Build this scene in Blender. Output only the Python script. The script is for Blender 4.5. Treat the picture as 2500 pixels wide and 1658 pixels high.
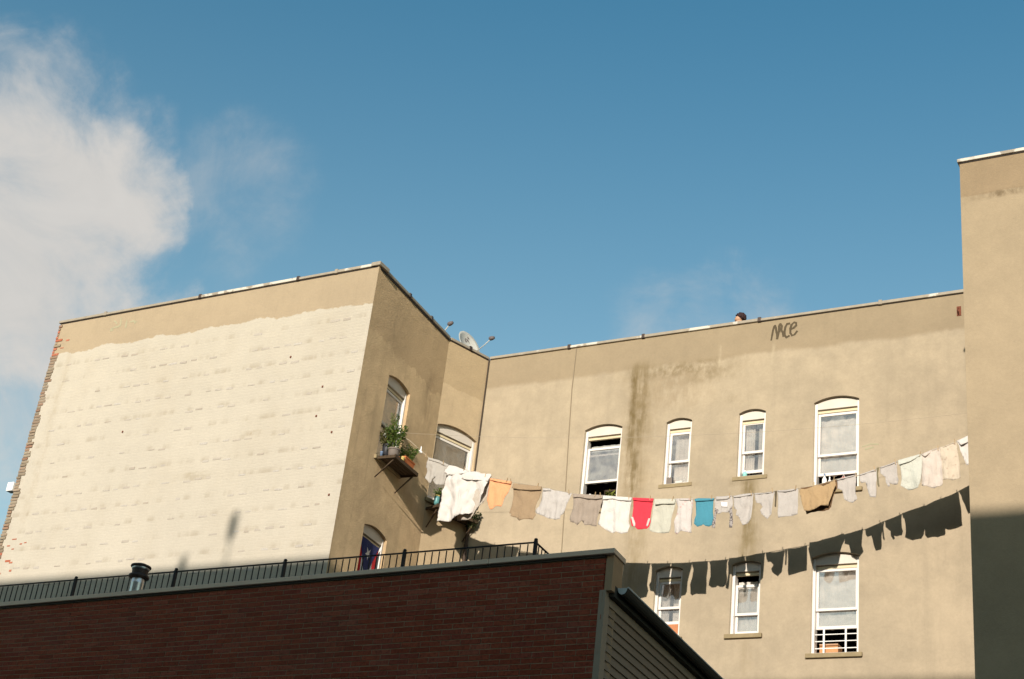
import bpy, bmesh, math, random
from mathutils import Vector, Matrix, geometry, noise as mnoise
for o in list(bpy.data.objects): bpy.data.objects.remove(o, do_unlink=True)
SC = bpy.context.scene; COL = SC.collection
R_ = math.radians
# ------------------------------------------------------------------ camera
SUN_EL, SUN_AZ = 16.0, 12.4            # degrees; azimuth measured from -Y towards +X
def set_camera():
    pitch, roll, yaw = R_(27.0395), R_(7.0923), R_(31.3736)
    d = Vector((-math.sin(yaw)*math.cos(pitch), math.cos(yaw)*math.cos(pitch), math.sin(pitch)))
    r = Vector((math.cos(yaw), math.sin(yaw), 0)); u = r.cross(d)
    rr = r*math.cos(roll)+u*math.sin(roll); uu = u*math.cos(roll)-r*math.sin(roll)
    cd = bpy.data.cameras.new('camera'); co = bpy.data.objects.new('camera', cd); COL.objects.link(co)
    m = Matrix(((rr.x, uu.x, -d.x, 0), (rr.y, uu.y, -d.y, 0), (rr.z, uu.z, -d.z, 1.7), (0, 0, 0, 1)))
    co.matrix_world = m
    cd.sensor_width = 36; cd.sensor_fit = 'HORIZONTAL'; cd.lens = 3673.94*36/2500
    cd.clip_start = .1; cd.clip_end = 3000
    SC.camera = co
set_camera()
SC.view_settings.view_transform = 'Standard'; SC.view_settings.look = 'None'
SC.view_settings.exposure = 0.38; SC.view_settings.gamma = 1.0; SC.view_settings.use_curve_mapping = False
# ------------------------------------------------------------------ node helper
class G:
    """tiny expression helper over a node tree"""
    def __init__(s, nt): s.nt = nt
    def node(s, t, **kw):
        n = s.nt.nodes.new(t)
        for k, v in kw.items(): setattr(n, k, v)
        return n
    def put(s, sock, v):
        if isinstance(v, (int, float)): sock.default_value = v
        elif isinstance(v, (tuple, list)):
            v = tuple(v)
            sock.default_value = v if len(v) == len(sock.default_value) else v+(1,)
        else: s.nt.links.new(v, sock)
    def m(s, op, a, b=None, c=None, clamp=False):
        n = s.node('ShaderNodeMath', operation=op, use_clamp=clamp)
        s.put(n.inputs[0], a)
        if b is not None: s.put(n.inputs[1], b)
        if c is not None: s.put(n.inputs[2], c)
        return n.outputs[0]
    def add(s, a, b): return s.m('ADD', a, b)
    def sub(s, a, b): return s.m('SUBTRACT', a, b)
    def mul(s, a, b): return s.m('MULTIPLY', a, b)
    def step(s, x, lo, hi):          # smoothstep
        n = s.node('ShaderNodeMapRange', interpolation_type='SMOOTHSTEP')
        s.put(n.inputs[0], x); s.put(n.inputs[1], lo); s.put(n.inputs[2], hi); n.inputs[3].default_value = 0; n.inputs[4].default_value = 1
        return n.outputs[0]
    def mix(s, f, a, b, blend='MIX'):
        n = s.node('ShaderNodeMix', data_type='RGBA', blend_type=blend)
        s.put(n.inputs[0], f); s.put(n.inputs[6], a); s.put(n.inputs[7], b)
        return n.outputs[2]
    def noise(s, vec, scale, detail=4, rough=.55, dist=0):
        n = s.node('ShaderNodeTexNoise')
        if vec is not None: s.put(n.inputs['Vector'], vec)
        n.inputs['Scale'].default_value = scale; n.inputs['Detail'].default_value = detail
        n.inputs['Roughness'].default_value = rough; n.inputs['Distortion'].default_value = dist
        return n.outputs[0]
    def xyz(s, x, y, z):
        n = s.node('ShaderNodeCombineXYZ'); s.put(n.inputs[0], x); s.put(n.inputs[1], y); s.put(n.inputs[2], z); return n.outputs[0]
    def sep(s, v):
        n = s.node('ShaderNodeSeparateXYZ'); s.put(n.inputs[0], v); return n.outputs
    def bump(s, h, strength=.3, dist=.01, nrm=None):
        n = s.node('ShaderNodeBump'); s.put(n.inputs['Height'], h)
        n.inputs['Strength'].default_value = strength; n.inputs['Distance'].default_value = dist
        if nrm is not None: s.put(n.inputs['Normal'], nrm)
        return n.outputs[0]
# ------------------------------------------------------------------ world
def set_world():
    w = bpy.data.worlds.new('World'); SC.world = w; w.use_nodes = True
    nt = w.node_tree; nt.nodes.clear(); g = G(nt)
    sky = g.node('ShaderNodeTexSky', sky_type='NISHITA', sun_disc=False)
    sky.sun_elevation = R_(SUN_EL); sky.sun_rotation = R_(180-SUN_AZ)
    sky.air_density = 1.0; sky.dust_density = .7; sky.ozone_density = 3.0
    tc = g.node('ShaderNodeTexCoord').outputs['Generated']
    x, y, z = g.sep(tc)
    tint = g.mix(g.step(z, .3, .75), (1.48, 1.42, 1.03), (.50, 1.07, .99))      # hazier low down, deeper overhead
    skyc = g.mix(1.0, sky.outputs[0], tint, 'MULTIPLY')
    # thin broken cloud: soft banks in several directions, torn by fractal noise
    n1 = g.noise(tc, 5.5, 9, .6, .5); n2 = g.noise(tc, 17, 7, .62, .6)
    fb = g.add(g.mul(n1, .72), g.mul(n2, .28))
    tot = None
    banks = [((-.722, .528, .448), .9900, .9999, .95), ((-.725, .510, .463), .9880, .9985, .45), ((-.742, .556, .375), .9930, .9995, .50), ((-.597, .620, .509), .9975, 1.0004, .20), ((-.345, .815, .466), .9965, .9998, .28),
             ((.55, .60, .58), .97, .995, .8), ((.8, -.2, .55), .95, .99, .9), ((-.5, -.75, .43), .96, .995, .9), ((.2, -.9, .39), .97, .995, .7), ((.9, .4, .2), .96, .995, .9), ((-.95, .1, .35), .96, .995, .8)]
    for d, lo, hi, amp in banks:
        v = Vector(d).normalized()
        dt = g.add(g.add(g.mul(x, v.x), g.mul(y, v.y)), g.mul(z, v.z))
        dt = g.add(dt, g.mul(g.sub(fb, .5), (1-lo)*1.9))      # ragged outline
        k = g.mul(g.step(dt, lo, hi), amp)
        tot = k if tot is None else g.m('MAXIMUM', tot, k)
    den = g.step(g.add(g.mul(g.sub(fb, .5), 2.2), tot), .02, 1.1)
    den = g.mul(den, g.step(tot, .02, .3))
    cl = g.mix(n2, (3.9, 3.75, 3.55), (4.9, 4.65, 4.35))
    colr = g.mix(g.mul(den, .93), skyc, cl)
    bg = g.node('ShaderNodeBackground'); g.put(bg.inputs[0], colr); bg.inputs[1].default_value = .117
    out = g.node('ShaderNodeOutputWorld'); nt.links.new(bg.outputs[0], out.inputs[0])
set_world()
def set_sun():
    l = bpy.data.lights.new('sun', 'SUN'); l.energy = 5.0; l.angle = R_(.53); l.color = (1, .925, .82)
    o = bpy.data.objects.new('sun', l); COL.objects.link(o)
    el, az = R_(SUN_EL), R_(SUN_AZ)
    d = Vector((math.sin(az)*math.cos(el), -math.cos(az)*math.cos(el), math.sin(el)))
    o.rotation_euler = d.to_track_quat('Z', 'Y').to_euler(); o.location = d*60
set_sun()
# ------------------------------------------------------------------ materials
def new_mat(name):
    m = bpy.data.materials.new(name); m.use_nodes = True; nt = m.node_tree; nt.nodes.clear(); g = G(nt)
    p = g.node('ShaderNodeBsdfPrincipled'); o = g.node('ShaderNodeOutputMaterial'); nt.links.new(p.outputs[0], o.inputs[0])
    return m, g, p, o
def plain(name, col, rough=.7, var=.12, scale=8., metal=0., bump=0., bscale=40., rnd=0., spec=.25):
    m, g, p, o = new_mat(name)
    tc = g.node('ShaderNodeTexCoord').outputs['Object']
    n = g.noise(tc, scale, 5)
    c = g.mix(n, tuple(x*(1-var) for x in col), tuple(min(1, x*(1+var)) for x in col))
    if rnd:
        oi = g.node('ShaderNodeObjectInfo').outputs['Random']
        hv = g.node('ShaderNodeHueSaturation'); g.put(hv.inputs['Value'], g.add(g.mul(oi, 2*rnd), 1-rnd)); g.put(hv.inputs['Color'], c); c = hv.outputs[0]
    g.put(p.inputs['Base Color'], c); p.inputs['Roughness'].default_value = rough; p.inputs['Metallic'].default_value = metal
    p.inputs['Specular IOR Level'].default_value = spec
    if bump: g.put(p.inputs['Normal'], g.bump(g.noise(tc, bscale, 5), bump, .01))
    return m
def plaster(name, base, band=None, band_z=15.6, wave=.12, hor=0, stains=(), brick=False, blotch=.10, lean=0., streak=.0, rough=.35, esoft=.016):
    """stucco: base coat, a second coat on the parapet with a wavy lower edge, water stains with shapes of their own"""
    m, g, p, o = new_mat(name)
    tc = g.node('ShaderNodeTexCoord').outputs['Object']; s = g.sep(tc); h = s[hor]; z = s[2]
    n1 = g.noise(tc, .55, 6, .6); n2 = g.noise(tc, 3.0, 6, .6); n3 = g.noise(tc, 22, 4)
    f = g.step(g.add(g.mul(n1, .6), g.mul(n2, .4)), .32, .68)
    c = g.mix(f, tuple(v*(1-blotch) for v in base), tuple(v*(1+blotch*.6) for v in base))
    st = g.noise(g.xyz(g.mul(s[0], 5.), g.mul(s[1], 5.), g.mul(z, .35)), 1., 5, .6)
    if streak: c = g.mix(g.mul(g.step(st, .5, .75), streak), c, tuple(v*.62 for v in base))
    if band:
        e1 = g.noise(g.xyz(h, 3.3, 0), 1.1, 3); e2 = g.noise(g.xyz(h, 0, z), 6., 4)
        edge = g.add(g.add(band_z, g.mul(h, lean)), g.add(g.mul(g.sub(e1, .5), wave*2.2), g.mul(g.sub(e2, .5), wave*.9)))
        k = g.step(g.sub(z, edge), -esoft, esoft)
        bc = g.mix(f, tuple(v*.93 for v in band), tuple(v*1.05 for v in band))
        bc = g.mix(g.mul(g.step(st, .52, .75), .25), bc, tuple(v*.8 for v in band))
        c = g.mix(k, c, bc)
    for (cx, sx, z0, z1, soft, amt, col, fz) in stains:
        wob = g.add(g.mul(g.sub(g.noise(g.xyz(cx, 0, z), 1.7, 3), .5), min(.34, sx*2.6)), g.mul(g.sub(g.noise(g.xyz(h, 0, z), 9., 4), .5), min(.12, sx*1.6)))
        a = g.m('ABSOLUTE', g.sub(g.add(h, wob), cx))
        k = g.m('POWER', 2.718, g.mul(g.m('POWER', g.m('DIVIDE', a, sx), 2.), -1.))
        k = g.mul(k, g.mul(g.step(z, z0-soft, z0+soft), g.sub(1., g.step(z, z1-soft, z1+soft))))
        k = g.mul(k, g.step(g.add(g.mul(g.noise(g.xyz(g.mul(h, 9.), cx, g.mul(z, fz*3.)), 1., 6, .65), .7), g.mul(g.noise(g.xyz(h, cx, z), 5., 5, .6), .3)), .34, .62))
        c = g.mix(g.mul(k, amt), c, col)
    c = g.mix(g.mul(g.sub(n3, .5), .35), c, (0, 0, 0)) if False else c
    gr = g.node('ShaderNodeHueSaturation'); g.put(gr.inputs['Value'], g.add(.84, g.add(g.mul(n3, .18), g.mul(g.noise(tc, 90, 3), .14)))); g.put(gr.inputs['Color'], c)
    g.put(p.inputs['Base Color'], gr.outputs[0]); p.inputs['Roughness'].default_value = .92; p.inputs['Specular IOR Level'].default_value = .12; p.inputs['Diffuse Roughness'].default_value = 1.
    hh = g.add(g.mul(n2, 1.), g.mul(g.noise(tc, 45, 4), .25))
    nb = g.bump(hh, rough, .02)
    nb = g.bump(g.noise(tc, 70, 3), rough*.9, .012, nb)
    if brick:
        b = g.node('ShaderNodeTexBrick'); g.put(b.inputs['Vector'], g.xyz(h, z, 0)); b.inputs['Scale'].default_value = 1.
        b.inputs['Brick Width'].default_value = .21; b.inputs['Row Height'].default_value = .07; b.inputs['Mortar Size'].default_value = .006; b.inputs['Mortar Smooth'].default_value = .6
        keep = g.mul(b.outputs['Fac'], g.sub(1., g.step(g.sub(z, 15.65), -.02, .05)))
        nb = g.bump(g.sub(1., keep), .45, .010, nb)
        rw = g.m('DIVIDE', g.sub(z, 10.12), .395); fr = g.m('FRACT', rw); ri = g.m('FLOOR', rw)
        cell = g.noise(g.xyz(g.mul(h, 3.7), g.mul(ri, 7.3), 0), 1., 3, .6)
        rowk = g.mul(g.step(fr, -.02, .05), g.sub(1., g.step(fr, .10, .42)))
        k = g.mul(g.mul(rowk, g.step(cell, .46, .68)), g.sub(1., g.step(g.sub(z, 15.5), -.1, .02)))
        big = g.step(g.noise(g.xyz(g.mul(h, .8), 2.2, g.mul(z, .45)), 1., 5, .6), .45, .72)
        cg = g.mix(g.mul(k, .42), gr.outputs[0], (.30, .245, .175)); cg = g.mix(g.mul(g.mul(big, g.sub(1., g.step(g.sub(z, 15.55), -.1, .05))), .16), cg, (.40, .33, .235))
        g.put(p.inputs['Base Color'], cg)
    g.put(p.inputs['Normal'], nb)
    return m
ST = (.15, .105, .045)
M = {}
M['back'] = plaster('stucco_back', (.428, .352, .252), (.335, .264, .176), 15.62, .11, 0, lean=-.004, blotch=.15, streak=.16, esoft=.06, stains=[
    (-12.24, .22, 12.7, 15.75, .25, 1.0, (.20, .145, .07), .35), (-12.36, .07, 13.9, 15.72, .25, .95, ST, .5), (-12.12, .06, 14.2, 15.6, .3, .75, ST, .6), (-12.2, .07, 13.1, 14.4, .25, .8, ST, .6), (-12.05, .28, 13.0, 15.4, .3, .35, (.27, .2, .11), .4),
    (-12.05, .22, 10.9, 12.5, .3, .6, (.24, .18, .09), .4),
    (-11.35, 1.1, 15.40, 15.70, .10, .75, (.20, .145, .075), 2.), (-10.75, .6, 15.2, 15.5, .1, .6, (.22, .165, .09), 2.), (-11.5, .8, 14.7, 15.5, .3, .55, (.27, .2, .12), 1.),
    (-9.76, .08, 11.7, 13.02, .2, .9, ST, .4), (-9.72, .20, 11.0, 12.98, .3, .7, (.22, .165, .08), .4), (-9.95, .22, 12.86, 13.03, .05, .55, (.2, .15, .08), 1.),
    (-10.2, .16, 14.66, 14.82, .06, .4, (.24, .19, .12), 1.5), (-11.25, .35, 12.92, 13.02, .03, .5, (.25, .19, .11), 1.5), (-12.2, .14, 12.95, 13.08, .04, .5, (.2, .15, .08), 1.),
    (-9.36, .035, 15.4, 15.85, .1, .5, (.5, .42, .3), .5), (-10.5, .03, 15.5, 16.0, .1, .55, (.52, .44, .32), .5), (-9.7, .1, 9.2, 9.8, .2, .3, (.25, .19, .1), .4)])
M['side'] = plaster('stucco_side', (.53, .385, .228), (.44, .315, .185), 15.0, .35, 1, blotch=.2, streak=.45, rough=.9, stains=[(23.75, .16, 14.2, 15.3, .3, .5, (.16, .11, .06), .4), (22.0, .3, 14.9, 16.1, .3, .35, (.2, .15, .09), .5)])
M['chamfer'] = plaster('stucco_chamfer', (.45, .345, .218), (.39, .295, .18), 15.35, .12, 1, blotch=.12, streak=.25, rough=.8)
M['white'] = plaster('white_paint_on_brick', (.485, .438, .364), (.39, .308, .21), 15.6, .17, 0, brick=True, blotch=.05, stains=[
    (-24.2, .10, 11.5, 15.6, .2, .35, (.36, .29, .2), 1.4), (-19.8, .35, 12.15, 12.3, .04, .6, (.34, .28, .19), 2.), (-18.5, .14, 12.95, 13.06, .03, .8, (.27, .2, .12), 2.), (-20.2, 5., 14.2, 15.4, .4, .10, (.45, .38, .28), .3)])
M['right'] = plaster('stucco_right_wing', (.405, .32, .215), (.335, .25, .158), 15.72, .05, 0, blotch=.1, stains=[(-4.0, .45, 15.62, 15.74, .04, .8, (.16, .11, .06), 2.)])
M['hidden'] = plain('plain_stucco', (.33, .27, .19), .9, .15, 2.)
M['coping'] = None
def coping_mat(name, thr):
    m, g, p, o = new_mat(name); tc = g.node('ShaderNodeTexCoord').outputs['Object']
    oi = g.node('ShaderNodeObjectInfo').outputs['Random']
    n = g.noise(tc, 2.2, 5); n2 = g.noise(tc, 9, 4)
    base = g.mix(n2, (.20, .165, .125), (.32, .27, .205))
    k = g.step(g.add(n, g.mul(g.sub(oi, .5), .1)), thr, thr+.05)
    g.put(p.inputs['Base Color'], g.mix(k, base, (.47, .43, .37))); p.inputs['Roughness'].default_value = .75
    g.put(p.inputs['Normal'], g.bump(n2, .3, .01)); return m
M['coping'] = coping_mat('coping_weathered', .66); M['coping_white'] = coping_mat('coping_whitewashed', .49)
M['darkstrip'] = plain('dark_strip', (.035, .027, .024), .7, .3)  # near-black tone for the thin strips below the coping
M['casing'] = plain('white_casing', (.62, .575, .53), .45, .05, 6., spec=.4)
M['head'] = plain('cream_head_panel', (.53, .475, .41), .6, .12, 5., spec=.2)
M['cream'] = plain('cream_track', (.55, .46, .30), .6, .1)
M['sill'] = plain('stone_sill', (.24, .185, .105), .9, .35, 7., bump=.3)
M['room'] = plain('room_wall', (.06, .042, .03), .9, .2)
M['curtain'] = plain('sheer_curtain', (.56, .515, .455), .9, .45, 2.6, rnd=.15)
M['curtain_dark'] = plain('grey_curtain', (.30, .295, .275), .9, .35, 4.)
M['tan_curtain'] = plain('tan_curtain', (.34, .25, .13), .9, .2, 4.)
def glass():
    m, g, p, o = new_mat('window_glass'); nt = m.node_tree
    t = g.node('ShaderNodeBsdfTransparent'); t.inputs[0].default_value = (.92, .91, .9, 1)
    gl = g.node('ShaderNodeBsdfGlossy'); gl.inputs[0].default_value = (1, 1, 1, 1); gl.inputs[1].default_value = .03
    tc = g.node('ShaderNodeTexCoord').outputs['Object']
    nb = g.bump(g.noise(tc, 2.5, 2), .08, .02); nt.links.new(nb, gl.inputs['Normal'])
    lw = g.node('ShaderNodeLayerWeight'); lw.inputs[0].default_value = .45
    df = g.node('ShaderNodeBsdfDiffuse'); df.inputs[0].default_value = (.45, .45, .42, 1)
    mx = g.node('ShaderNodeMixShader'); g.put(mx.inputs[0], g.add(.10, g.mul(lw.outputs[0], .6))); nt.links.new(t.outputs[0], mx.inputs[1]); nt.links.new(gl.outputs[0], mx.inputs[2])
    m2 = g.node('ShaderNodeMixShader'); g.put(m2.inputs[0], g.mul(g.step(g.noise(tc, 4., 5), .35, .75), .22)); nt.links.new(mx.outputs[0], m2.inputs[1]); nt.links.new(df.outputs[0], m2.inputs[2])
    nt.links.new(m2.outputs[0], o.inputs[0]); return m
M['glass'] = glass()
def brick_mat(name, island, cols, dirt=.0):
    m, g, p, o = new_mat(name); tc = g.node('ShaderNodeTexCoord').outputs['Object']
    if island: rv = g.node('ShaderNodeNewGeometry').outputs['Random Per Island']
    else: rv = g.node('ShaderNodeObjectInfo').outputs['Random']
    cr = g.node('ShaderNodeValToRGB'); g.put(cr.inputs[0], rv); e = cr.color_ramp.elements
    e[0].color = cols[0]+(1,); e[1].color = cols[-1]+(1,)
    for i, c in enumerate(cols[1:-1]): x = e.new((i+1)/(len(cols)-1)); x.color = c+(1,)
    pos = g.node('ShaderNodeNewGeometry').outputs['Position']
    n = g.noise(pos, 35, 5); n1 = g.noise(pos, 1.3, 4)
    c = g.mix(g.step(n, .4, .75), cr.outputs[0], tuple(v*.7 for v in cols[0]))
    if dirt: c = g.mix(g.mul(g.step(n1, .45, .7), dirt), c, (.13, .10, .075))
    g.put(p.inputs['Base Color'], c); p.inputs['Roughness'].default_value = .9; p.inputs['Specular IOR Level'].default_value = .15
    g.put(p.inputs['Normal'], g.bump(g.noise(pos, 60, 4), .5, .006)); return m
RED = [(.26, .052, .024), (.32, .068, .032), (.38, .088, .042), (.29, .062, .036), (.40, .11, .06)]
M['brick'] = brick_mat('red_brick', False, RED, .15); M['brick_far'] = brick_mat('red_brick_mass', True, RED, .15)
M['mortar'] = plain('mortar', (.36, .25, .155), .95, .2, 14., bump=.3)
M['oldbrick'] = brick_mat('ragged_brick', False, [(.30, .24, .17), (.25, .12, .075), (.25, .20, .14), (.21, .16, .11), (.33, .27, .20), (.22, .10, .06), (.29, .24, .175)], .35)
M['redchip'] = brick_mat('bare_red_brick', False, [(.36, .11, .06), (.42, .16, .10), (.32, .12, .07)], .0)
M['header'] = brick_mat('dirt_and_dent_shade_brick', False, [(.43, .39, .345), (.385, .335, .275), (.41, .365, .315), (.33, .275, .215), (.44, .40, .355)], .15)  # tint mixes paint dirt with the shadow of the dents
M['panel'] = plain('grey_stucco_panel', (.44, .285, .17), .95, .12, 6., spec=.03, bump=.3)
M['capmetal'] = plain('parapet_cap', (.80, .58, .42), .95, .1, 3., spec=.03)
M['siding'] = plain('grey_siding', (.30, .225, .165), .95, .1, 4., spec=.03)
M['trim'] = plain('pale_trim', (.38, .29, .21), .95, .08, 4., spec=.03)
M['gutter'] = plain('gutter_metal', (.6, .62, .6), .5, .1, 5.)
M['underside_shade'] = plain('shaded_underside', (.06, .052, .04), .85, .2)  # shade under the eave, gutter and coping put into a dark colour
M['rail'] = plain('black_iron', (.022, .019, .018), .55, .3, 6.)
M['galv'] = plain('galvanised', (.55, .57, .6), .28, .18, 5., metal=.95, bump=.15, bscale=12.)
M['darkmetal'] = plain('dark_metal', (.07, .05, .042), .5, .3, 8., metal=.5)
M['roof'] = plain('roof_felt', (.12, .115, .11), .95, .2, 3.)
M['ground'] = plain('asphalt', (.07, .068, .064), .95, .2, .6, bump=.2)
M['pave'] = plain('pavement_concrete', (.26, .25, .23), .95, .15, 1.5)
M['cable'] = plain('grey_cable', (.24, .19, .125), .8, .2)
M['pipe'] = plain('rusty_pipe', (.06, .042, .03), .8, .4, 9.)
M['rope'] = plain('clothesline_cord', (.36, .30, .22), .8, .1)
M['wood'] = plain('old_wood', (.065, .042, .024), .85, .35, 6., bump=.3)
M['peg'] = plain('peg_wood', (.36, .25, .14), .8, .2, rnd=.2)
M['rust'] = plain('rust', (.14, .045, .025), .9, .4, 30.)
M['spray_dark'] = plain('black_spray_paint', (.075, .055, .032), .85, .3, 14.)
M['spray_green'] = plain('faded_green_paint', (.315, .285, .185), .9, .12, 6.)
M['dish'] = plain('dish_grey', (.37, .36, .33), .55, .06)
M['lnb'] = plain('lnb_dark', (.11, .09, .09), .6, .1)
M['plastic_white'] = plain('white_plastic', (.8, .78, .74), .4, .04)
def leaf_mat(name, a, b):
    m, g, p, o = new_mat(name); ri = g.node('ShaderNodeNewGeometry').outputs['Random Per Island']
    g.put(p.inputs['Base Color'], g.mix(ri, a, b)); p.inputs['Roughness'].default_value = .55
    tr = g.node('ShaderNodeBsdfTranslucent'); g.put(tr.inputs[0], g.mix(ri, tuple(v*1.3 for v in a), tuple(v*1.3 for v in b)))
    mx = g.node('ShaderNodeMixShader'); mx.inputs[0].default_value = .3; m.node_tree.links.new(p.outputs[0], mx.inputs[1]); m.node_tree.links.new(tr.outputs[0], mx.inputs[2]); m.node_tree.links.new(mx.outputs[0], o.inputs[0]); return m
M['leaf'] = leaf_mat('leaf_green', (.05, .115, .022), (.18, .23, .045)); M['leaf_olive'] = leaf_mat('leaf_olive', (.09, .09, .025), (.17, .15, .05)); M['leaf_dark'] = leaf_mat('leaf_dark', (.02, .035, .012), (.06, .075, .025))
def cloth(name, col, kind=None, c2=None, trans=.18):
    m, g, p, o = new_mat(name); nt = m.node_tree
    tc = g.node('ShaderNodeTexCoord').outputs['Object']; n = g.noise(tc, 6, 4); n2 = g.noise(tc, 260, 2)
    c = g.mix(n, tuple(v*.93 for v in col), tuple(min(.9, v*1.05) for v in col))
    if kind == 'spots':
        v = g.node('ShaderNodeTexVoronoi'); g.put(v.inputs['Vector'], tc); v.inputs['Scale'].default_value = 13
        k = g.sub(1., g.step(v.outputs['Distance'], .18, .34)); k = g.mul(k, g.step(g.noise(tc, 9, 2), .42, .55)); c = g.mix(g.mul(k, .75), c, c2)
    if kind == 'leopard':
        v = g.node('ShaderNodeTexVoronoi'); g.put(v.inputs['Vector'], tc); v.inputs['Scale'].default_value = 42
        c = g.mix(g.sub(1., g.step(v.outputs['Distance'], .35, .5)), c, c2)
    g.put(p.inputs['Base Color'], c); p.inputs['Roughness'].default_value = .9; p.inputs['Specular IOR Level'].default_value = .1; p.inputs['Sheen Weight'].default_value = .1
    g.put(p.inputs['Normal'], g.bump(g.add(g.mul(n2, .1), g.add(g.noise(g.xyz(g.mul(g.sep(tc)[0], 16), g.mul(g.sep(tc)[1], 16), g.mul(g.sep(tc)[2], 5)), 1., 4, .6, .8), g.mul(g.noise(tc, 30, 3), .3))), .8, .03))
    tr = g.node('ShaderNodeBsdfTranslucent'); g.put(tr.inputs[0], c)
    mx = g.node('ShaderNodeMixShader'); mx.inputs[0].default_value = trans; nt.links.new(p.outputs[0], mx.inputs[1]); nt.links.new(tr.outputs[0], mx.inputs[2]); nt.links.new(mx.outputs[0], o.inputs[0]); return m
# ------------------------------------------------------------------ mesh helpers
class MB:
    def __init__(s): s.v = []; s.f = []
    def poly(s, pts, faces):
        n = len(s.v); s.v += [tuple(p) for p in pts]; s.f += [tuple(i+n for i in f) for f in faces]; return s
    def box(s, x0, x1, y0, y1, z0, z1):
        return s.poly([(x0, y0, z0), (x1, y0, z0), (x1, y1, z0), (x0, y1, z0), (x0, y0, z1), (x1, y0, z1), (x1, y1, z1), (x0, y1, z1)],
                      [(0, 3, 2, 1), (4, 5, 6, 7), (0, 1, 5, 4), (1, 2, 6, 5), (2, 3, 7, 6), (3, 0, 4, 7)])
    def hexa(s, p):  # 8 points, bottom ring then top ring
        return s.poly(p, [(0, 3, 2, 1), (4, 5, 6, 7), (0, 1, 5, 4), (1, 2, 6, 5), (2, 3, 7, 6), (3, 0, 4, 7)])
    def tube(s, pts, r, n=8, cap=True):
        pts = [Vector(p) for p in pts]; rs = r if isinstance(r, (list, tuple)) else [r]*len(pts); rings = []
        for i, p in enumerate(pts):
            t = (pts[min(i+1, len(pts)-1)]-pts[max(i-1, 0)]).normalized()
            a = t.cross(Vector((0, 0, 1)) if abs(t.z) < .9 else Vector((1, 0, 0))).normalized(); b = t.cross(a)
            rings.append([p+(a*math.cos(6.28318*k/n)+b*math.sin(6.28318*k/n))*rs[i] for k in range(n)])
        V = [v for q in rings for v in q]; F = []
        for i in range(len(pts)-1):
            for k in range(n): F.append((i*n+k, i*n+(k+1) % n, (i+1)*n+(k+1) % n, (i+1)*n+k))
        if cap: F.append(tuple(range(n-1, -1, -1))); F.append(tuple((len(pts)-1)*n+k for k in range(n)))
        return s.poly(V, F)
    def lathe(s, prof, n=20, c=(0, 0, 0)):
        V = []; F = []
        for r, z in prof:
            for k in range(n): a = 6.28318*k/n; V.append((c[0]+r*math.cos(a), c[1]+r*math.sin(a), c[2]+z))
        for i in range(len(prof)-1):
            for k in range(n): F.append((i*n+k, i*n+(k+1) % n, (i+1)*n+(k+1) % n, (i+1)*n+k))
        return s.poly(V, F)
    def prism(s, pts2, y0, y1):  # polygon in x,z extruded along y
        n = len(pts2); V = [(x, y0, z) for x, z in pts2]+[(x, y1, z) for x, z in pts2]
        F = [tuple(range(n)), tuple(range(2*n-1, n-1, -1))]+[(i, (i+1) % n+0, (i+1) % n+n, i+n) for i in range(n)]
        return s.poly(V, F)
    def mesh(s, name):
        me = bpy.data.meshes.new(name); me.from_pydata(s.v, [], s.f); me.update()
        bm = bmesh.new(); bm.from_mesh(me); bmesh.ops.recalc_face_normals(bm, faces=bm.faces); bm.to_mesh(me); bm.free(); return me
    def build(s, name, mat, parent=None, smooth=False, bevel=0):
        return link(name, s.mesh(name), mat, parent, smooth, bevel)
def link(name, me, mat, parent=None, smooth=False, bevel=0):
    o = bpy.data.objects.new(name, me); COL.objects.link(o)
    if mat is not None and not me.materials: me.materials.append(mat)
    if smooth:
        for p in me.polygons: p.use_smooth = True
    if bevel: b = o.modifiers.new('bevel', 'BEVEL'); b.width = bevel; b.segments = 2; b.limit_method = 'ANGLE'
    if parent is not None: o.parent = parent
    return o
def empty(name, loc=(0, 0, 0), rz=0):
    o = bpy.data.objects.new(name, None); COL.objects.link(o); o.location = loc; o.rotation_euler = (0, 0, rz); o.empty_display_size = .2; return o
def tag(o, label=None, cat=None, group=None, kind=None):
    if label: o['label'] = label
    if cat: o['category'] = cat
    if group: o['group'] = group
    if kind: o['kind'] = kind
    return o
# ------------------------------------------------------------------ ground and street
def setting():
    g = MB().poly([(-400, -400, 0), (400, -400, 0), (400, 400, 0), (-400, 400, 0)], [(0, 1, 2, 3)]).build('ground', M['ground']); tag(g, kind='structure')
    p = MB().box(-60, 40, 11.5, 15.2, -.05, .13).build('pavement', M['pave'], bevel=.02); tag(p, kind='structure')
    p = MB().box(-60, 40, -6.2, -2.5, -.05, .13).build('pavement', M['pave'], bevel=.02); tag(p, kind='structure')
setting()
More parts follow.
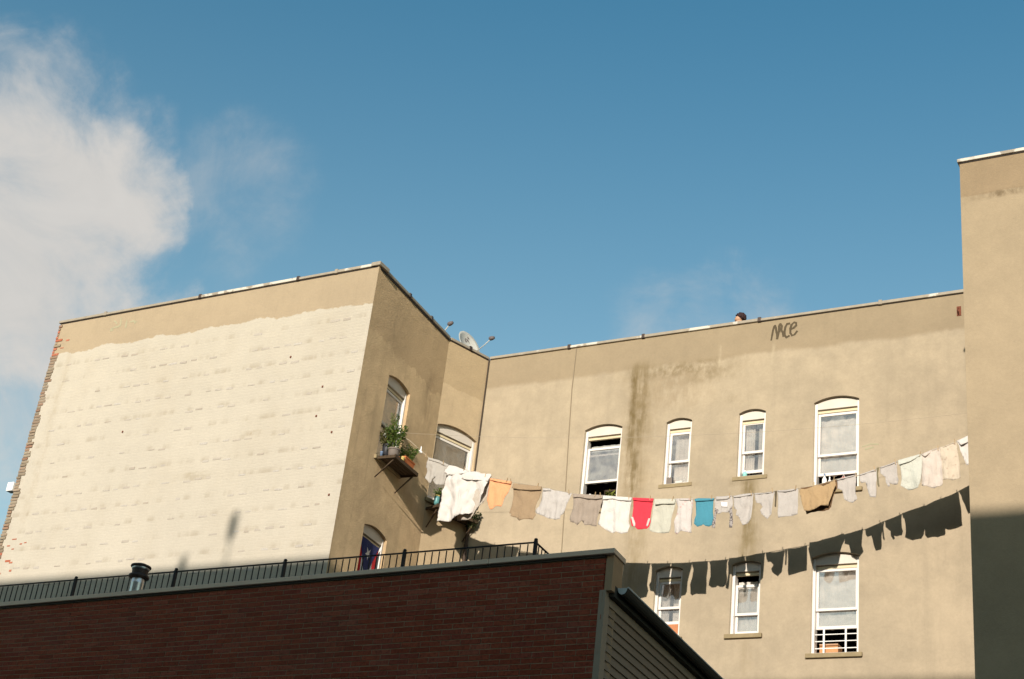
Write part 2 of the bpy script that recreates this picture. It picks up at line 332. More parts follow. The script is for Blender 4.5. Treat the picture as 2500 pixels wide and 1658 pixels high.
# ------------------------------------------------------------------ tenement
H = 16.4
PA, PB, PBD, PC = (-24.74, 21.0), (-16.1, 21.0), (-16.34, 24.21), (-15.97, 25.33)
PD, PE = (-4.675, 21.08), (-4.45, 25.33)
ROOF = 15.1
ten = empty('tenement_building', (-14.5, 23.0, 0))
tag(ten, 'tall tan stucco tenement with white painted left wing around a sunlit light well', 'building')
def wc(o):  # child whose mesh is in world coordinates
    o.parent = ten; o.location = -ten.location; return o
def arch(w, h, rise, n=10):
    r = (w*w/4+rise*rise)/(2*rise); a = math.asin(min(1, w/2/r)); cz = h+rise-r
    return [(r*math.sin(a*(1-2*i/n)), cz+r*math.cos(a*(1-2*i/n))) for i in range(n+1)]   # right to left
def wall(name, p0, p1, z0, z1, mat, holes=(), reveal=.07):
    p0 = Vector(p0); p1 = Vector(p1); t = (p1-p0).normalized(); L = (p1-p0).length; inn = Vector((-t.y, t.x))
    polys = [[(0, z0), (L, z0), (L, z1), (0, z1)]]
    for (a, b, zs, zp, rise) in holes:
        c = (a+b)/2; polys.append([(a, zs), (b, zs)]+[(c+x, zs+z) for x, z in arch(b-a, zp-zs, rise)])
    flat = [q for pl in polys for q in pl]
    tris = geometry.tessellate_polygon([[Vector((x, y, 0)) for x, y in pl] for pl in polys])
    def P(u, z, d=0.): q = p0+t*u+inn*d; return (q.x, q.y, z)
    mb = MB(); mb.poly([P(u, z) for u, z in flat], [])
    want = -inn
    for tr in tris:
        a, b, c = (Vector(mb.v[i]) for i in tr); nn = (b-a).cross(c-a)
        mb.f.append(tuple(tr) if nn.x*want.x+nn.y*want.y > 0 else tuple(reversed(tr)))
    for pl in polys[1:]:
        n = len(pl); mb.poly([P(u, z) for u, z in pl]+[P(u, z, reveal+.14) for u, z in pl], [(i, (i+1) % n, (i+1) % n+n, i+n) for i in range(n)])
    me = bpy.data.meshes.new(name); me.from_pydata(mb.v, [], mb.f); me.update()
    return wc(link(name, me, mat)), t
def box_mesh(x0, x1, y0, y1, z0, z1, nm): return MB().box(x0, x1, y0, y1, z0, z1).mesh(nm)
def make_window(p, t, u0, u1, zs, zp, rise, up_top, up_bot, low_bot, curtain='curtain', sill=.055, low_top=None, blind=True, jamb=.052, label=None, spans=((0, 1),)):
    """double-hung sash window under a segmental arch; local x along the wall, y into it, z from the sill up"""
    w = u1-u0; h = zp-zs; c = Vector(p)+Vector(t)*((u0+u1)/2); hw = w/2; f = .065
    win = MB().box(-hw, -hw+jamb, f, f+.16, .0, h).box(hw-jamb, hw, f, f+.16, 0, h).box(-hw+jamb, hw-jamb, f, f+.16, 0, .035).build('window', M['casing'], None, bevel=.006)
    win.parent = ten; win.location = Vector((c.x, c.y, zs))-ten.location; win.rotation_euler = (0, 0, math.atan2(t[1], t[0]))
    if label: win['label'] = label
    a = arch(w-.008, h, rise-.004)
    MB().prism([(-hw+.004, h-.12), (hw-.004, h-.12)]+[(x, z) for x, z in a], f+.012, f+.10).build('head_panel', M['head'], win)
    MB().box(-hw+jamb, hw-jamb, f+.05, f+.10, h-.19, h-.142).build('head_trim', M['cream'], win)
    il, ir = -hw+jamb+.002, hw-jamb-.002; sw = .04
    def sash(nm, zt, zb, y0, top=.05, bot=.05):
        s = MB().box(il, il+sw, y0, y0+.035, zb, zt).box(ir-sw, ir, y0, y0+.035, zb, zt).box(il+sw, ir-sw, y0, y0+.035, zt-top, zt).box(il+sw, ir-sw, y0, y0+.035, zb, zb+bot)
        s.build(nm, M['casing'], win, bevel=.004)
        MB().box(il+sw, ir-sw, y0+.014, y0+.019, zb+bot, zt-top).build('pane', M['glass'], win)
    sash('upper_sash', h-up_top, h-up_bot, f+.06)
    if low_bot: sash('lower_sash', (h-low_top) if low_top else h-up_bot+.06, h-low_bot, f+.10, .04, .06)
    zb = .02 if low_bot and low_bot > h-.1 else (h-(low_bot or up_bot)+.03); rr = random.Random(int(abs(u0)*1000)+int(zs*10)); ph = rr.random()*6
    for (fa, fb_) in (spans if curtain else ()):
        n = 26; V = []; F = []
        for i in range(n+1):
            x = il+(ir-il)*(fa+(fb_-fa)*i/n); y = f+.19+.008*math.sin(i*.95+ph)+.005*math.sin(i*2.3)
            V += [(x+.01*math.sin(ph+fa*9), y, zb+.02*math.sin(i*.7+ph)), (x, y+.01, h-max(.12, up_top-.1))]
        for i in range(n): F.append((2*i, 2*i+2, 2*i+3, 2*i+1))
        MB().poly(V, F).build('curtain', M[curtain], win, smooth=True)
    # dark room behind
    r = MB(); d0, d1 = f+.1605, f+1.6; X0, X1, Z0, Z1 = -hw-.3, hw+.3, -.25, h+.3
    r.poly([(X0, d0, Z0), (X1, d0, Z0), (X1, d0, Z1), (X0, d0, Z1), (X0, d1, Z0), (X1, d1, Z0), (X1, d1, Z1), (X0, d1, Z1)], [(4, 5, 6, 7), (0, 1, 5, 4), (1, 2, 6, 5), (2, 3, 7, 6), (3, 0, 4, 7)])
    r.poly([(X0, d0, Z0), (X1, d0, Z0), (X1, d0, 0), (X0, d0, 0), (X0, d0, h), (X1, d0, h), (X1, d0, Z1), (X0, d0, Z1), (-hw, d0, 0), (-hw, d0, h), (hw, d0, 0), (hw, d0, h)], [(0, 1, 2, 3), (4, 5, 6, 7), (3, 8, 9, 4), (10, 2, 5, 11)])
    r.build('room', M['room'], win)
    if sill: MB().box(-hw-.075, hw+.075, -sill, .06, -.085, -.004).build('sill', M['sill'], win, bevel=.008)
    return win
# openings: u0,u1, sill, spring, rise | upper sash top/bottom, lower sash bottom (below spring)
bx = PC[0]
WB = dict(a=(-13.41, -12.555, 12.62, 14.405, .10), b=(-11.578, -11.02, 13.03, 14.375, .075), c=(-10.03, -9.474, 13.045, 14.39, .075), d=(-8.503, -7.62, 12.62, 14.44, .10),
          e=(-11.59, -11.025, 9.91, 11.24, .075), f=(-10.035, -9.46, 9.915, 11.265, .06), g=(-8.484, -7.607, 9.5, 11.3, .085))
hb = [(v[0]-bx, v[1]-bx)+v[2:] for v in WB.values()]
wback, tb = wall('wall', PC, (-4.45, 25.33), 0, H, M['back'], hb)
wback['label'] = 'tan stucco back wall of the light well with water stains'
H1 = (1.03, 1.94, 12.72, 14.47, .09); H3 = (1.02, 1.935, 9.55, 11.30, .09); H2 = (.015, 1.14, 12.72, 14.40, .11)
wside, ts = wall('wall', PB, PBD, 0, H, M['side'], [H1, H3]); wside['label'] = 'brownish side wall in raking light'
wcham, tcm = wall('wall', PBD, PC, 0, H, M['chamfer'], [H2]); wcham['label'] = 'narrow angled wall beside the inner corner'
wleft, tl = wall('wall', PA, PB, 0, H, M['white']); wleft['label'] = 'white painted brick wall with tan plaster parapet'
wright, tr_ = wall('wall', PD, (8, 21.08), 0, H, M['right']); wright['label'] = 'plain tan wing at the right edge, lower part in shadow'
wall('wall', PE, PD, 0, H, M['hidden']); wall('wall', (-24.74, 36), PA, 0, H, M['hidden']); wall('wall', (8, 21.08), (8, 36), 0, H, M['hidden']); wall('wall', (8, 36), (-24.74, 36), 0, H, M['hidden'])
rf = MB().poly([PA+(ROOF,), PB+(ROOF,), PBD+(ROOF,), PC+(ROOF,), PE+(ROOF,), PD+(ROOF,), (8, 21.08, ROOF), (8, 36, ROOF), (-24.74, 36, ROOF)], [tuple(range(9))]).build('roof', M['roof']); wc(rf)
def bw(k, **kw):
    a = WB[k]; return make_window((bx, PC[1]), (1, 0), a[0]-bx, a[1]-bx, *a[2:], **kw)
wa = bw('a', up_top=.37, up_bot=1.15, low_bot=1.14, low_top=.5, curtain='curtain_dark'); wb_ = bw('b', up_top=.19, up_bot=.85, low_bot=1.32, sill=.015, spans=((.18, 1),)); wcw = bw('c', up_top=.16, up_bot=.82, low_bot=1.22, sill=.02, spans=((0, .45), (.62, 1)))
wd = bw('d', up_top=.20, up_bot=1.09, low_bot=1.47); we = bw('e', up_top=.19, up_bot=.74, low_bot=1.03, spans=((0, .4), (.55, 1))); wf = bw('f', up_top=.365, up_bot=.96, low_bot=1.31, spans=((0, .82),)); wg = bw('g', up_top=.19, up_bot=.98, low_bot=1.31)
w1 = make_window(PB, ts, *H1, up_top=.2, up_bot=.95, low_bot=1.70, curtain='tan_curtain'); w3 = make_window(PB, ts, *H3, up_top=.2, up_bot=.95, low_bot=1.70, curtain='curtain')
w2 = make_window(PBD, tcm, *H2, up_top=.2, up_bot=.95, low_bot=1.60, curtain='curtain_dark')
# coping pieces, each its own slab with a joint
def coping(p0, p1, cuts, over=.045, depth=.34, zt=H+.075, zb=H, white=()):
    p0 = Vector(p0); p1 = Vector(p1); t = (p1-p0).normalized(); inn = Vector((-t.y, t.x)); rr = random.Random(7)
    for i, (a, b) in enumerate(zip(cuts[:-1], cuts[1:])):
        mat = 'coping_white' if i in white else 'coping'; g = .008; dz = rr.uniform(-.008, .008)
        def P(u, d, z): q = p0+t*u+inn*d; return (q.x, q.y, z)
        mb = MB().hexa([P(a+g, -over, zb), P(b-g, -over, zb), P(b-g, depth, zb), P(a+g, depth, zb), P(a+g, -over, zt+dz-.012), P(b-g, -over, zt+dz-.012), P(b-g, depth, zt+dz), P(a+g, depth, zt+dz)])
        wc(mb.build('coping', M[mat], None, bevel=.008))
        if b < cuts[-1]-.01:   # raised joint cap
            mb = MB().hexa([P(b-.035, -over-.008, zb-.012), P(b+.035, -over-.008, zb-.012), P(b+.035, depth, zb), P(b-.035, depth, zb), P(b-.035, -over-.008, zt+.008), P(b+.035, -over-.008, zt+.008), P(b+.035, depth, zt+.012), P(b-.035, depth, zt+.012)])
            wc(mb.build('coping_joint', M['darkmetal'] if (b*7) % 2 < 1.2 else M['coping'], None, bevel=.004))
coping(PA, PB, [-.04, 1.36, 4.06, 6.65, 7.61, 8.60], white=(2, 4)); coping(PB, PBD, [.30, 1.3, 2.3, 3.2], .035); coping(PBD, PC, [.02, .6, 1.16], .035)
coping(PC, (-4.45, 25.33), [.03, 2.0, 3.74, 6.3, 8.77, 11.5], white=(1, 2)); coping(PD, (8, 21.08), [-.04, 1.6, 3.4, 5.4, 7.6, 10, 12.7], white=(0, 2, 4))
cc = MB().box(PB[0]-.17, PB[0]+.05, PB[1]-.055, PB[1]+.30, H, H+.085).build('coping', M['coping'], None, bevel=.01); wc(cc)
def strip(p0, p1, a, b, z0, z1, out, mat, nm):
    p0 = Vector(p0); p1 = Vector(p1); t = (p1-p0).normalized(); inn = Vector((-t.y, t.x))
    def P(u, d, z): q = p0+t*u+inn*d; return (q.x, q.y, z)
    o = MB().hexa([P(a, -out, z0), P(b, -out, z0), P(b, .02, z0), P(a, .02, z0), P(a, -out, z1), P(b, -out, z1), P(b, .02, z1), P(a, .02, z1)]).build(nm, M[mat]); return wc(o)
strip(PB, PBD, .06, 3.19, H-.045, H-.003, .012, 'darkstrip', 'coping_strip'); strip(PBD, PC, .0, 1.17, H-.02, H-.003, .012, 'darkstrip', 'coping_strip')  # thin dark strips just below the coping
strip(PA, PB, 0, 8.6, H-.018, H-.003, .012, 'darkstrip', 'coping_strip'); strip(PD, (8, 21.08), 0, 12.6, H-.018, H-.003, .012, 'darkstrip', 'coping_strip')
strip(PC, (-4.45, 25.33), 6.3, 11.5, H-.014, H-.003, .01, 'darkstrip', 'coping_strip')
# ragged, unpainted bricks down the left corner of the white wall
rnd = random.Random(3); z = 6.0
while z < 16.3:
    hgt = .066; wv = rnd.choice([.19, .16, .21, .12, .17]); k = rnd.random()
    if z > 15.55: wv = rnd.choice([.10, .2, .06])
    x0 = PA[0]-.008-rnd.random()*.02
    me = MB().box(0, wv, 0, .06, 0, hgt-.008).mesh('brick')
    o = link('brick', me, M['redchip'] if (z > 15.5 and k < .6) or k < .05 else M['oldbrick'], wleft, bevel=.006); o.location = (x0, PA[1]-.012-rnd.random()*.014, z); o.rotation_euler = (0, 0, rnd.uniform(-.03, .03))
    z += .0725
# header bricks that stand proud under the paint, row by row
hm = [MB().box(-w/2, w/2, -.002, .05, 0, .05).mesh('brick') for w in (.19, .21, .15)]
for m_ in hm: m_.materials.append(M['header'])
z = 10.12; row = 0
while z < 15.45:
    x = -24.2+rnd.random()*.3
    while x < -16.3:
        edge = 15.5 if x < -17 else 15.6
        if rnd.random() < .46 and z < edge:
            o = link('brick', rnd.choice(hm), None, wleft); o.location = (x, PA[1]-.001-rnd.random()*.004, z+rnd.uniform(-.02, .02)); o.scale = (rnd.uniform(.7, 1.1), 1, rnd.uniform(.45, 1.)); o.rotation_euler = (rnd.uniform(-.10, .02), rnd.uniform(-.03, .03), rnd.uniform(-.03, .03))
        x += .27+rnd.uniform(-.02, .03)
    z += .395; row += 1
for (x, z) in [(-24.62, 11.05), (-24.45, 11.06), (-24.33, 11.2), (-24.3, 10.98), (-24.1, 11.08), (-23.98, 11.1), (-24.35, 10.72), (-24.25, 10.68), (-24.7, 10.75), (-24.5, 10.45), (-24.2, 10.5), (-24.38, 15.93), (-24.5, 15.75)]:
    o = link('brick', MB().box(-.06, .06, 0, .04, -.022, .022).mesh('brick'), M['redchip'], wleft); o.location = (x, PA[1]-.006, z); o.scale = (rnd.uniform(.5, 1.3), 1, rnd.uniform(.4, 1.1))
for (x, z) in [(-16.96, 13.82), (-16.98, 13.19), (-16.54, 12.80), (-16.34, 11.5), (-21.99, 13.41), (-17.9, 14.6)]:
    mb = MB(); mb.prism([(.022*math.cos(k*.785)*(1 if k % 2 else .55), .028*math.sin(k*.785)*(1 if k % 2 else .55)) for k in range(8)], -.02, .01); o = mb.build('anchor_plate', M['rust'], wleft); o.location = (x, PA[1], z)
# graffiti, thin painted strokes on the wall
def strokes(name, wallobj, y, lines, r, mat):
    mb = MB()
    for ln in lines:
        for (a, b) in zip(ln[:-1], ln[1:]):
            a = Vector((a[0], a[1])); b = Vector((b[0], b[1])); d = (b-a).normalized(); n = Vector((-d.y, d.x)); rr = r*rnd.uniform(.75, 1.2)
            q = [a-d*r*.6+n*rr, a-d*r*.6-n*rr, b+d*r*.6-n*rr, b+d*r*.6+n*rr]; yy = y-rnd.uniform(.003, .0045)
            mb.poly([(p.x, yy, p.y) for p in q], [(0, 1, 2, 3)])
    o = mb.build(name, mat, wallobj); return o
NACE = [[(-9.414,15.947),(-9.4,16.048),(-9.383,16.168),(-9.359,16.25),(-9.346,16.262),(-9.327,16.207),(-9.306,16.091),(-9.293,15.957)],[(-9.293,15.957),(-9.271,16.067),(-9.261,16.179),(-9.255,16.263)],[(-9.25,16.101),(-9.258,16.235),(-9.234,16.283),(-9.202,16.226),(-9.209,16.171),(-9.247,16.148)],[(-9.213,16.152),(-9.176,16.071),(-9.16,15.994)],[(-9.043,16.264),(-9.095,16.262),(-9.127,16.196),(-9.142,16.104),(-9.135,16.009),(-9.099,15.957),(-9.044,15.986)],[(-9.022,16.124),(-8.954,16.151),(-8.903,16.2),(-8.905,16.257),(-8.948,16.277),(-8.999,16.233),(-9.022,16.143),(-9.02,16.048),(-8.984,15.982),(-8.932,15.998),(-8.883,16.065)]]
TAG2 = [[(-23.086,16.218),(-23.032,16.192),(-22.981,16.134)],[(-22.897,16.268),(-22.872,16.162),(-22.866,16.076),(-22.924,16.052),(-23.028,16.05),(-23.107,16.029),(-23.114,15.984),(-23.055,15.987)],[(-22.704,16.17),(-22.695,16.118),(-22.685,15.999)],[(-22.579,16.123),(-22.528,16.126),(-22.47,16.128),(-22.446,16.069),(-22.406,16.107)]]
gr = strokes('graffiti', wback, PC[1], NACE, .022, M['spray_dark']); gr['label'] = 'dark spray painted letters reading NACE'
gr = strokes('graffiti', wleft, PA[1], TAG2, .02, M['spray_green']); gr['label'] = 'faded green spray painted scrawl'
gr = strokes('graffiti', wback, PC[1], [[(-7.55, 13.42), (-7.4, 13.46), (-7.25, 13.44)], [(-7.5, 13.36), (-7.35, 13.39)]], .014, M['spray_green']); gr['label'] = 'small faded green mark'
# wall fittings
o = MB().tube([(-13.80, 25.318, 16.38), (-13.81, 25.316, 15.4), (-13.768, 25.317, 14.2), (-13.70, 25.316, 12.6), (-13.66, 25.317, 11.5), (-13.6, 25.316, 9.)], .009, 6).build('wall_cable', M['cable']); tag(o, 'thin grey cable running straight down the stucco back wall', 'cable')
o = MB().tube([(-15.945, 25.29, 16.42), (-15.94, 25.288, 14.4), (-15.935, 25.29, 12.9)], .014, 8).build('corner_cable', M['pipe']); tag(o, 'dark cable down the inner corner, ending behind the white sheet', 'cable')
pp = empty('drain_pipe', (-15.9, 25.26, 9.0)); tag(pp, 'dark drainpipe below the white sheet in the inner corner', 'pipe')
MB().tube([(0, 0, 0), (0, 0, 3.3), (-.02, .02, 3.45)], .035, 10).build('pipe', M['pipe'], pp, smooth=True)
for z in (.5, 1.9, 3.0): MB().tube([(0, 0, z), (0, 0, z+.05)], .045, 10).build('collar', M['pipe'], pp)
o = empty('outlet_box', (-24.83, 21.0, 12.42)); tag(o, 'small white box fixed to the left corner of the white wall', 'box')
MB().box(-.11, .07, -.06, .1, -.1, .1).build('case', M['plastic_white'], o, bevel=.01); MB().box(-.09, .05, -.066, -.0605, -.08, .08).build('cover', M['plastic_white'], o, bevel=.004)
o = empty('wall_bracket', (-5.72, 25.33, 16.02)); tag(o, 'rusty bracket high on the back wall beside the right wing', 'bracket')
MB().box(-.03, .05, -.012, .0, -.1, .1).build('plate', M['rust'], o); MB().tube([(.0, -.01, .06), (.0, -.08, .04), (.02, -.09, -.06)], .014, 6).build('hook', M['rust'], o)
# ------------------------------------------------------------------ building across the street (casts the long evening shadow)
def street_block():
    b = empty('street_building', (-8, -11, 0)); tag(b, 'long brick apartment block across the street, behind the viewer', 'building')
    T = 18.15
    def add(mb, nm, mat, **k):
        o = mb.build(nm, mat, b, **k); o.location = (8, 11, 0); return o
    add(MB().box(-34, 20, -16, -6, 0, T-.5), 'wall', M['hidden']); add(MB().box(-34.2, 20.2, -16.2, -5.8, T-.5, T), 'cornice', M['coping'], bevel=.05)
    for x in range(-32, 19, 4):
        for z in (2, 5.2, 8.4, 11.6, 14.8):
            w = MB().box(x, x+1.1, -6.02, -5.97, z, z+1.8).build('window', M['casing'], b); w.location = (8, 11, 0); MB().box(x+.1, x+1., -5.965, -5.96, z+.1, z+1.7).build('pane', M['glass'], w)
    for (x, h0, h1, r) in [(-12.43, T+.7, T+1.30, .085), (-13.48, T+.05, T+.5, .075)]:
        v = add(MB().tube([(x, -6.6, T-.2), (x, -6.6, h0+.1)], .02, 8), 'vent_pipe', M['galv']); add(MB().lathe([(.01, h0), (r, h0+.05), (r*1.1, (h0+h1)/2), (r, h1-.08), (.01, h1)], 14, (x, -6.6, 0)), 'vent_cowl', M['galv'], smooth=True)
street_block()
# ------------------------------------------------------------------ brick house in front
BR = empty('brick_building', (-7.489, 14.979, 0), R_(-2.3)); tag(BR, 'dark red brick building in shade in the foreground with grey side cladding', 'building')
SA = R_(96.7); SD = Vector((math.cos(SA), math.sin(SA), 0)); SN = Vector((SD.y, -SD.x, 0))     # side wall direction, outward normal (local)
CT = 7.573; BW = .29; CH = .0677
fw = MB().box(-16, -.02, .0015, .35, 0, CT-.002).build('wall', M['mortar'], BR); fw['label'] = 'brick street front with pale mortar'
def sp(s, d, z): q = SD*s+SN*d; return (q.x, q.y, z)
MB().hexa([sp(.05, -.35, 0), sp(.05, -.012, 0), sp(9, -.012, 0), sp(9, -.35, 0), sp(.05, -.35, 7.1), sp(.05, -.012, 7.1), sp(9, -.012, 7.1), sp(9, -.35, 7.1)]).build('side_wall', M['siding'], BR)
rb = random.Random(11)
full = MB().box(0, BW-.0105, 0, .06, 0, CH-.0105).mesh('brick'); full.materials.append(M['brick'])
half = MB().box(0, BW/2-.0105, 0, .06, 0, CH-.0105).mesh('brick'); half.materials.append(M['brick'])
cand = []
for j in range(1, 60):
    z = CT-.03-j*CH; off = 0 if j % 2 else BW/2; x = 0
    if j % 2 == 0: cand.append((x-BW/2, z, half)); x -= BW/2
    while x > -15.5: x -= BW; cand.append((x, z, full))
vis = sorted([c for c in cand if c[1] > 6.02 and c[0] > -9.9], key=lambda c: -c[0])[:300]; vs = set((c[0], c[1]) for c in vis)
for (x, z, me) in vis:
    o = link('brick', me, None, fw); o.location = (x+.005, rb.uniform(-.0045, -.001), z+rb.uniform(-.0015, .0015)); o.rotation_euler = (0, rb.uniform(-.004, .004), rb.uniform(-.006, .006))
mb = MB()
for (x, z, me) in cand:
    if (x, z) not in vs:
        w = BW if me is full else BW/2; d = rb.uniform(-.0045, -.001); mb.box(x+.005, x+w-.0055, d, .05, z, z+CH-.0105)
tag(mb.build('brick', M['brick_far'], fw), kind='stuff')
for a, b in [(-16, -11.3), (-11.3, -7.9), (-7.9, -4.5), (-4.5, -1.6), (-1.6, .13)]:
    e2 = b-.003 if b < 0 else b-.06
    MB().hexa([(a+.003, -.05, CT), (b-.003, -.05, CT), (e2, .36, CT), (a+.003, .36, CT), (a+.003, -.05, CT+.062), (b-.003, -.05, CT+.062), (e2, .36, CT+.066), (a+.003, .36, CT+.066)]).build('coping', M['capmetal'], BR, bevel=.006)
    MB().box(a+.003, min(b, 0)-.003, -.018, .0, CT-.03, CT-.002).build('coping_shade', M['underside_shade'], BR)  # dark strip standing for the shadow line below the coping
MB().hexa([(.0, .004, 7.14), (.10, .004, 7.14), (.06, .32, 7.16), (-.1, .32, 7.16), (.0, .004, CT-.003), (.10, .004, CT-.003), (.06, .32, CT-.003), (-.1, .32, CT-.003)]).build('parapet_end', M['panel'], BR, bevel=.006)
tr0 = MB().hexa([sp(-.004, -.05, 0), sp(-.004, .028, 0), sp(.15, .028, 0), sp(.15, -.05, 0), sp(-.004, -.05, 7.15), sp(-.004, .028, 7.15), sp(.15, .028, 7.15), sp(.15, -.05, 7.15)]).build('corner_trim', M['trim'], BR, bevel=.004)
z = 7.0; k = 0
while z > 4.6:   # lapped boards
    b = MB().hexa([sp(.152, -.012, z-.104), sp(.152, .024, z-.104), sp(9, .024, z-.104), sp(9, -.012, z-.104), sp(.152, -.012, z), sp(.152, .004, z), sp(9, .004, z), sp(9, -.012, z)]).build('siding_board', M['siding'], BR); z -= .104
MB().hexa([sp(.152, -.01, 7.0), sp(.152, .03, 7.0), sp(9, .03, 7.0), sp(9, -.01, 7.0), sp(.152, -.01, 7.095), sp(.152, .03, 7.095), sp(9, .03, 7.095), sp(9, -.01, 7.095)]).build('frieze_board', M['trim'], BR, bevel=.004)
MB().hexa([sp(.10, -.2, 7.097), sp(.10, .10, 7.097), sp(9, .10, 7.097), sp(9, -.2, 7.097), sp(.10, -.2, 7.25), sp(.10, .10, 7.23), sp(9, .10, 7.23), sp(9, -.2, 7.25)]).build('eave', M['underside_shade'], BR)
V = []; n = 9
for s in (.17, 9.0):
    for k in range(n): a = math.pi*k/(n-1); V.append(sp(s, .165-.065*math.cos(a), 7.225-.085*math.sin(a)))
gt = MB().poly(V, [(k, k+1, n+k+1, n+k) for k in range(n-1)]+[tuple(range(n))]).build('gutter', M['underside_shade'], BR, smooth=False)
MB().poly([sp(.166, .165-.06*math.cos(math.pi*k/(n-1)), 7.223-.078*math.sin(math.pi*k/(n-1))) for k in range(n)], [tuple(range(n))]).build('end_cap', M['gutter'], gt)
MB().tube([sp(.17, .232, 7.228), sp(9, .232, 7.228)], .010, 6).build('gutter_bead', M['gutter'], gt)
MB().poly([(-16, .35, 7.22), (.0, .35, 7.22), sp(9, .1, 7.22), (-16, 9, 7.22)], [(0, 1, 2, 3)]).build('roof', M['roof'], BR)
MB().box(-16, -15.7, .35, 9, 0, 7.2).build('side_wall', M['hidden'], BR); MB().poly([(-16, 9, 0), sp(9, -.02, 0), sp(9, -.02, 7.2), (-16, 9, 7.2)], [(0, 1, 2, 3)]).build('back_wall', M['hidden'], BR)
# roof railing
RA = R_(-2.3)
def bl(u, y, z=0): c, s = math.cos(RA), math.sin(RA); return Vector((-7.489+u*c-y*s, 14.979+u*s+y*c, z))
def railing(p0, p1, nb, label, first=True):
    root = empty('roof_railing', tuple(p0)); d = Vector(p1)-Vector(p0); L = d.length; root.rotation_euler = (0, 0, math.atan2(d.y, d.x)); tag(root, label, 'railing')
    T = .91; bay = L/nb
    MB().box(0, L, -.012, .012, T-.018, T).build('top_rail', M['rail'], root, bevel=.004); MB().box(0, L, -.014, .014, .10, .125).build('bottom_rail', M['rail'], root)
    pm = MB().box(-.02, .02, -.02, .02, 0, T+.012).lathe([(.001, T+.05), (.02, T+.04), (.027, T+.028), (.02, T+.012)], 10).mesh('post'); pm.materials.append(M['rail'])
    bm_ = MB().box(-.006, .006, -.006, .006, .12, T-.026).mesh('baluster'); bm_.materials.append(M['rail'])
    for i in range(0 if first else 1, nb+1): o = link('post', pm, None, root); o.location = (i*bay, 0, 0)
    for i in range(nb):
        k = 17
        for j in range(1, k+1): o = link('baluster', bm_, None, root); o.location = (i*bay+bay*j/(k+1), 0, 0)
    return root
e = bl(-1.44, .74, 7.22); w0 = bl(-1.44-1.985*6, .42, 7.22)
rl = railing(w0, e, 6, 'long black iron railing on the roof edge of the brick building')
dd = (e-w0).normalized()
r2 = railing(e, e+Vector((-.085, .996, 0))*5.7, 3, 'short black railing running back from the corner of the brick roof', first=False)
br = MB().tube([bl(-11.1, .9, 7.98), bl(-10.45, .62, 7.62)], .016, 6).build('railing_brace', M['rail']); tag(br, 'black diagonal brace behind the left end of the roof railing', 'brace')
# flue
fl = empty('roof_flue', tuple(bl(-7.77, .25, 7.22))); tag(fl, 'galvanised metal flue pipe with dark cap in front of the railing', 'vent')
MB().lathe([(.09, 0), (.09, .62), (.092, .63), (.092, .645), (.09, .66), (.09, .73)], 24).build('pipe', M['galv'], fl, smooth=True)
MB().lathe([(.085, .70), (.145, .715), (.15, .735), (.145, .755), (.10, .775)], 24).build('collar', M['darkmetal'], fl, smooth=True)
MB().lathe([(.112, .76), (.115, .80), (.12, .84)], 24).build('screen', M['darkmetal'], fl, smooth=True)
MB().lathe([(.122, .838), (.13, .85), (.125, .875)], 24).build('band', M['galv'], fl, smooth=True)
MB().lathe([(.12, .868), (.145, .87), (.152, .885), (.145, .90), (.08, .925), (.001, .935)], 24).build('cap', M['darkmetal'], fl, smooth=True)
